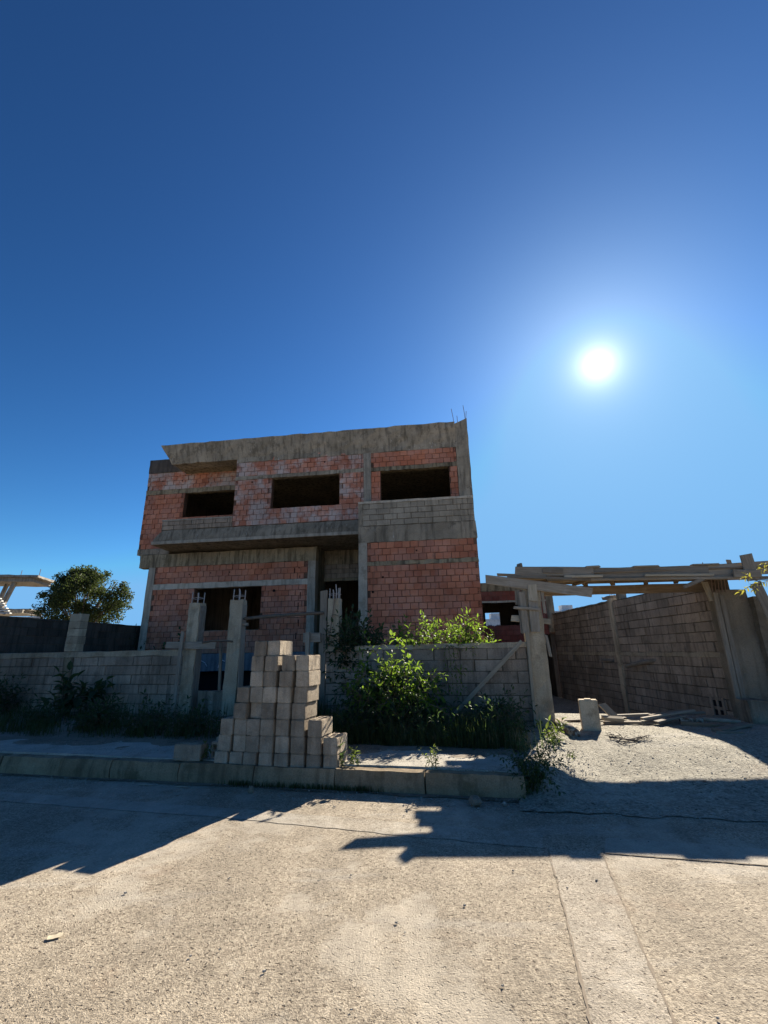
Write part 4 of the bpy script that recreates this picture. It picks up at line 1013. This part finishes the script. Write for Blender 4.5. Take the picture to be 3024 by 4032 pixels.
plant('young_tree', 'yellow-green lit leaves reaching in before the right gate pillar', 'tree', b0,
      [[B0, Vector((7.2, 6.95, 1.2)), fork, Vector((6.6, 7.0, 2.45)), Vector((6.00, 7.0, 2.50)), Vector((5.66, 7.0, 2.45)), Vector((5.42, 7.0, 2.33))], [Vector((6.00, 7.0, 2.50)), Vector((5.75, 7.02, 2.52)), Vector((5.54, 7.0, 2.55))],
       [Vector((5.78, 7.0, 2.48)), Vector((5.68, 6.95, 2.40)), Vector((5.60, 6.95, 2.36))], [Vector((5.78, 7.0, 2.48)), Vector((5.66, 7.0, 2.52)), Vector((5.58, 7.0, 2.60))],
       [fork, Vector((6.5, 7.0, 2.55)), Vector((6.00, 7.0, 2.66)), Vector((5.82, 7.0, 2.68))], [fork, Vector((6.6, 7.05, 2.6)), Vector((6.05, 7.05, 2.75)), Vector((5.88, 7.0, 2.76))]], 'leaf_yellow', .085, .022, r=.010, t0=.72, kind=1, twigs=0)

# grass: countless, one object per stretch
def grass(name, label, n, region, zf, hmin, hmax, mat='grass_blade', seed=1, lean=.35):
    rr = random.Random(seed); mb = MB()
    for _ in range(n):
        u, v = region(rr); p = S(u, v, zf(u, v)-.01); h = rr.uniform(hmin, hmax)*getattr(region, 'h', 1.0); a = rr.uniform(0, 6.28); w = rr.uniform(.003, .007)
        d = Vector((math.cos(a), math.sin(a), 0)); s = Vector((-d.y, d.x, 0))*w; l = rr.uniform(.05, lean)*h
        p1 = p + d*l*.3 + Vector((0, 0, h*.55)); p2 = p + d*l + Vector((0, 0, h*rr.uniform(.85, 1)))
        mb.add([p-s, p+s, p1+s*.75, p1-s*.75, p2], [(0, 1, 2, 3), (3, 2, 4)])
    return tag(mb.build(name, mat), label, 'grass', kind='stuff')
def clumps(seed, n, f):
    rr = random.Random(seed); return [(*f(rr), rr.uniform(.08, .30), rr.uniform(.25, 1.0)) for _ in range(n)]
CL = clumps(31, 60, lambda rr: (rr.uniform(-10, -2.2), min(3.3, 1.42 + abs(rr.gauss(0, .8)))))
CR = clumps(32, 80, lambda rr: (rr.uniform(-1.9, .85), min(3.0, 1.36 + abs(rr.gauss(0, .55)))))
def in_clump(C):
    def f(rr):
        c = rr.choice(C); f.h = c[3]; return c[0]+rr.gauss(0, c[2]), max(1.30, c[1]+rr.gauss(0, c[2]*.7))
    return f
reg_l, reg_r = in_clump(CL), in_clump(CR)
grass('tall_grass', 'dark tall grass along the foot of the left boundary wall', 4500, reg_l, verge_z, .10, .46, seed=5)
grass('tall_grass', 'dark grass and weeds along the foot of the right boundary wall', 12000, reg_r, verge_z, .12, .46, seed=6)
def reg_c(rr): return rr.gauss(-3.0, .35), rr.gauss(2.6, .3)
grass('tall_grass', 'tall dark grass standing against the formwork pillars', 2500, reg_c, verge_z, .25, .60, seed=7, lean=.25)
def reg_d(rr):
    c = rr.choice(((.72, 1.42), (1.10, 1.40), (-.55, 1.42), (.05, 1.45))); return c[0]+rr.gauss(0, .09), c[1]+rr.gauss(0, .05)
grass('dry_grass', 'pale dry grass tufts at the back edge of the footway', 420, reg_d, verge_z, .10, .30, 'grass_dry', seed=8)
def reg_k(rr):
    c = rr.choice((-1.9, -1.55, -1.2, -.9, -.7, -2.3)); return c+rr.gauss(0, .12), -abs(rr.gauss(0, .02))-.005
grass('kerb_grass', 'short dark grass growing along the foot of the kerb', 700, reg_k, lambda u, v: .0, .03, .11, seed=9)
fl = MB(); rr = random.Random(4)
for _ in range(60):
    p = S(rr.gauss(-2.75, .25), rr.uniform(1.3, 1.7), .27+rr.uniform(.02, .16)); fl.box(p.x-.008, p.x+.008, p.y-.008, p.y+.008, p.z-.006, p.z+.010)
tag(fl.build('wild_flowers', 'flower_white'), 'small pale wild flowers in the grass left of the stack', 'flowers', kind='stuff')

# ------------------------------------------------------------------ far things on the left: tree, unfinished building; far houses on the right
tr = empty('round_tree', 'large round dense tree beyond the left walls', 'tree', (-23.1, 35, 0))
mb = MB(); mb.tube([(0, 0, -.8), (.1, 0, 1.5), (.0, .1, 3.0), (.2, 0, 4.2)], [.42, .36, .30, .22], 9)
random.seed(21)
for k in range(16):
    a = random.uniform(0, 6.28); p = Vector((0, 0, random.uniform(2.6, 4.2))); tip = Vector((math.cos(a)*random.uniform(1.2, 3.0), math.sin(a)*random.uniform(1, 2.4), random.uniform(4.5, 7.6)))
    mb.tube([p, p.lerp(tip, .5)+Vector((0, 0, -.3)), tip], [.13, .08, .03], 6)
mb.build('trunk', 'bark', tr)
cr = MB(); rr = random.Random(9)
def clump(c, r, n, s=.17):
    for _ in range(n):
        q = Vector((rr.gauss(0, 1), rr.gauss(0, 1), rr.gauss(0, 1))).normalized()*r*(rr.random()**.45); p = c+Vector((q.x, q.y, q.z*.8))
        d = Vector((rr.uniform(-1, 1), rr.uniform(-1, 1), rr.uniform(-1, .2))).normalized()*s*rr.uniform(.6, 1.2); e = d.orthogonal().normalized(); e.rotate(Quaternion(d.normalized(), rr.uniform(0, 6.28))); e *= s*.28
        cr.add([p, p+d*.5+e, p+d, p+d*.5-e], [(0, 1, 2, 3)])
for k in range(95):
    a, b = rr.uniform(0, 6.28), rr.uniform(-.7, 1.5); k_ = rr.uniform(.60, .95)*(1+.16*math.sin(3*a+.6)+.08*math.sin(7*a))
    c = Vector((math.cos(a)*math.cos(b)*2.9*k_-.05, math.sin(a)*math.cos(b)*2.4*k_, 5.55+math.sin(b)*2.45*k_)); clump(c, rr.uniform(.5, .85), 260)
for k in range(40):
    a, b = rr.uniform(0, 6.28), rr.uniform(-.5, 1.5); k_ = rr.uniform(.98, 1.14)
    clump(Vector((math.cos(a)*math.cos(b)*2.8*k_, math.sin(a)*math.cos(b)*2.4*k_, 5.5+math.sin(b)*2.35*k_)), rr.uniform(.18, .36), 60)
for (x, z, r, n) in ((2.75, 6.3, .55, 260), (3.05, 5.7, .6, 260), (2.9, 5.0, .6, 260), (2.6, 4.4, .55, 200), (2.7, 6.95, .35, 120), (3.3, 6.1, .4, 120), (-3.2, 5.0, .4, 120), (-2.6, 4.4, .6, 220), (.2, 4.1, .8, 260), (1.6, 4.2, .7, 260), (-1.3, 4.3, .7, 260)): clump(Vector((x, rr.uniform(-.4, .4), z)), r, n)
o = cr.build('crown', 'leaf_tree', tr); o['kind'] = 'stuff'
UBF = Frame(-28, 35, -14)
ubd = empty('unfinished_building', 'unfinished concrete building with a sloping white stair at the far left', 'building', UBF.o, -UBF.a)
def ubp(name, mat, *b):
    mb = MB(); mb.rbox(*b, seg=.5, amp=.02); return mb.build(name, mat, ubd)
ubp('roof_slab', 'far_stone', -8, .55, 0, 3, 7.25, 7.55); ubp('roof_edge', 'far_stone', -8, .95, -.3, 3, 7.56, 7.72)
mb = MB(); mb.box(-.125, .125, -.15, .15, 0, 2.5, M=Matrix.Translation((-1.45, .4, 4.95)) @ Matrix.Rotation(R(15), 4, 'Y')); mb.build('column', 'far_stone', ubd)
mb = MB(); mb.box(-.1, .1, -.15, .15, 0, 2.5, M=Matrix.Translation((-2.3, 1.4, 4.9)) @ Matrix.Rotation(R(12), 4, 'Y')); mb.build('column', 'far_stone', ubd)
ubp('floor_slab', 'far_stone', -8, .35, -.2, 3, 4.85, 5.10); ubp('floor_edge', 'far_stone', -8, .62, .3, 3, 5.1, 5.2)
ubp('low_wall', 'white_render', -8, 1.9, -.6, -.3, -.8, 4.55)
for k in range(15):
    t_ = k/14; mb = MB(); mb.rbox(-2.35+1.95*t_-.30, -2.35+1.95*t_+.30, -.95, -.65, 7.25-2.5*t_, 7.25-2.5*t_+.07, seg=.4, amp=.01); mb.build('stair_step', 'white_render', ubd)
mb = MB(); mb.box(-.06, .06, -.05, .05, 0, 3.15, M=Matrix.Translation((-.45, -.8, 4.7)) @ Matrix.Rotation(R(-38), 4, 'Y')); mb.build('stair_string', 'far_stone', ubd)
for (u, v, z0, z1) in ((-.6, .5, 7.7, 8.2), (.75, .3, 7.7, 8.3), (1.35, -.45, 4.5, 5.3), (1.5, -.45, 4.5, 5.25), (1.62, -.45, 4.5, 5.4), (1.1, -.45, 4.5, 4.9)):
    mb = MB(); mb.tube([(u, v, z0), (u+.03, v, z1)], .022, 5); mb.build('rebar', 'rebar_steel', ubd)
def far_house(label, x, y, w, d, h, nf, nw):
    t = empty('far_building', label, 'building', (x, y, -.8)); mb = MB(); mb.box(-w/2, w/2, 0, d, 0, h); mb.build('wall', 'white_render', t)
    mb = MB(); mb.box(-w/2-.2, w/2+.2, -.2, d+.2, h, h+.5); mb.box(-w*.2, w*.05, 1, 4, h+.5, h+2.4); mb.build('roof', 'white_render', t)
    for f in range(nf):
        for k in range(nw):
            xx = -w/2+w*(k+.5)/nw; zz = h-2.6-f*3.1; mb = MB(); mb.box(xx-.65, xx+.65, -.06, .3, zz, zz+1.3); mb.build('window', 'window_dark', t)
far_house('white apartment block seen through the annex window opening', 37.5, 150, 16, 12, 11.4, 3, 6)
far_house('white apartment block peeping over the right driveway wall', 60.5, 150, 14, 12, 13.6, 3, 5)
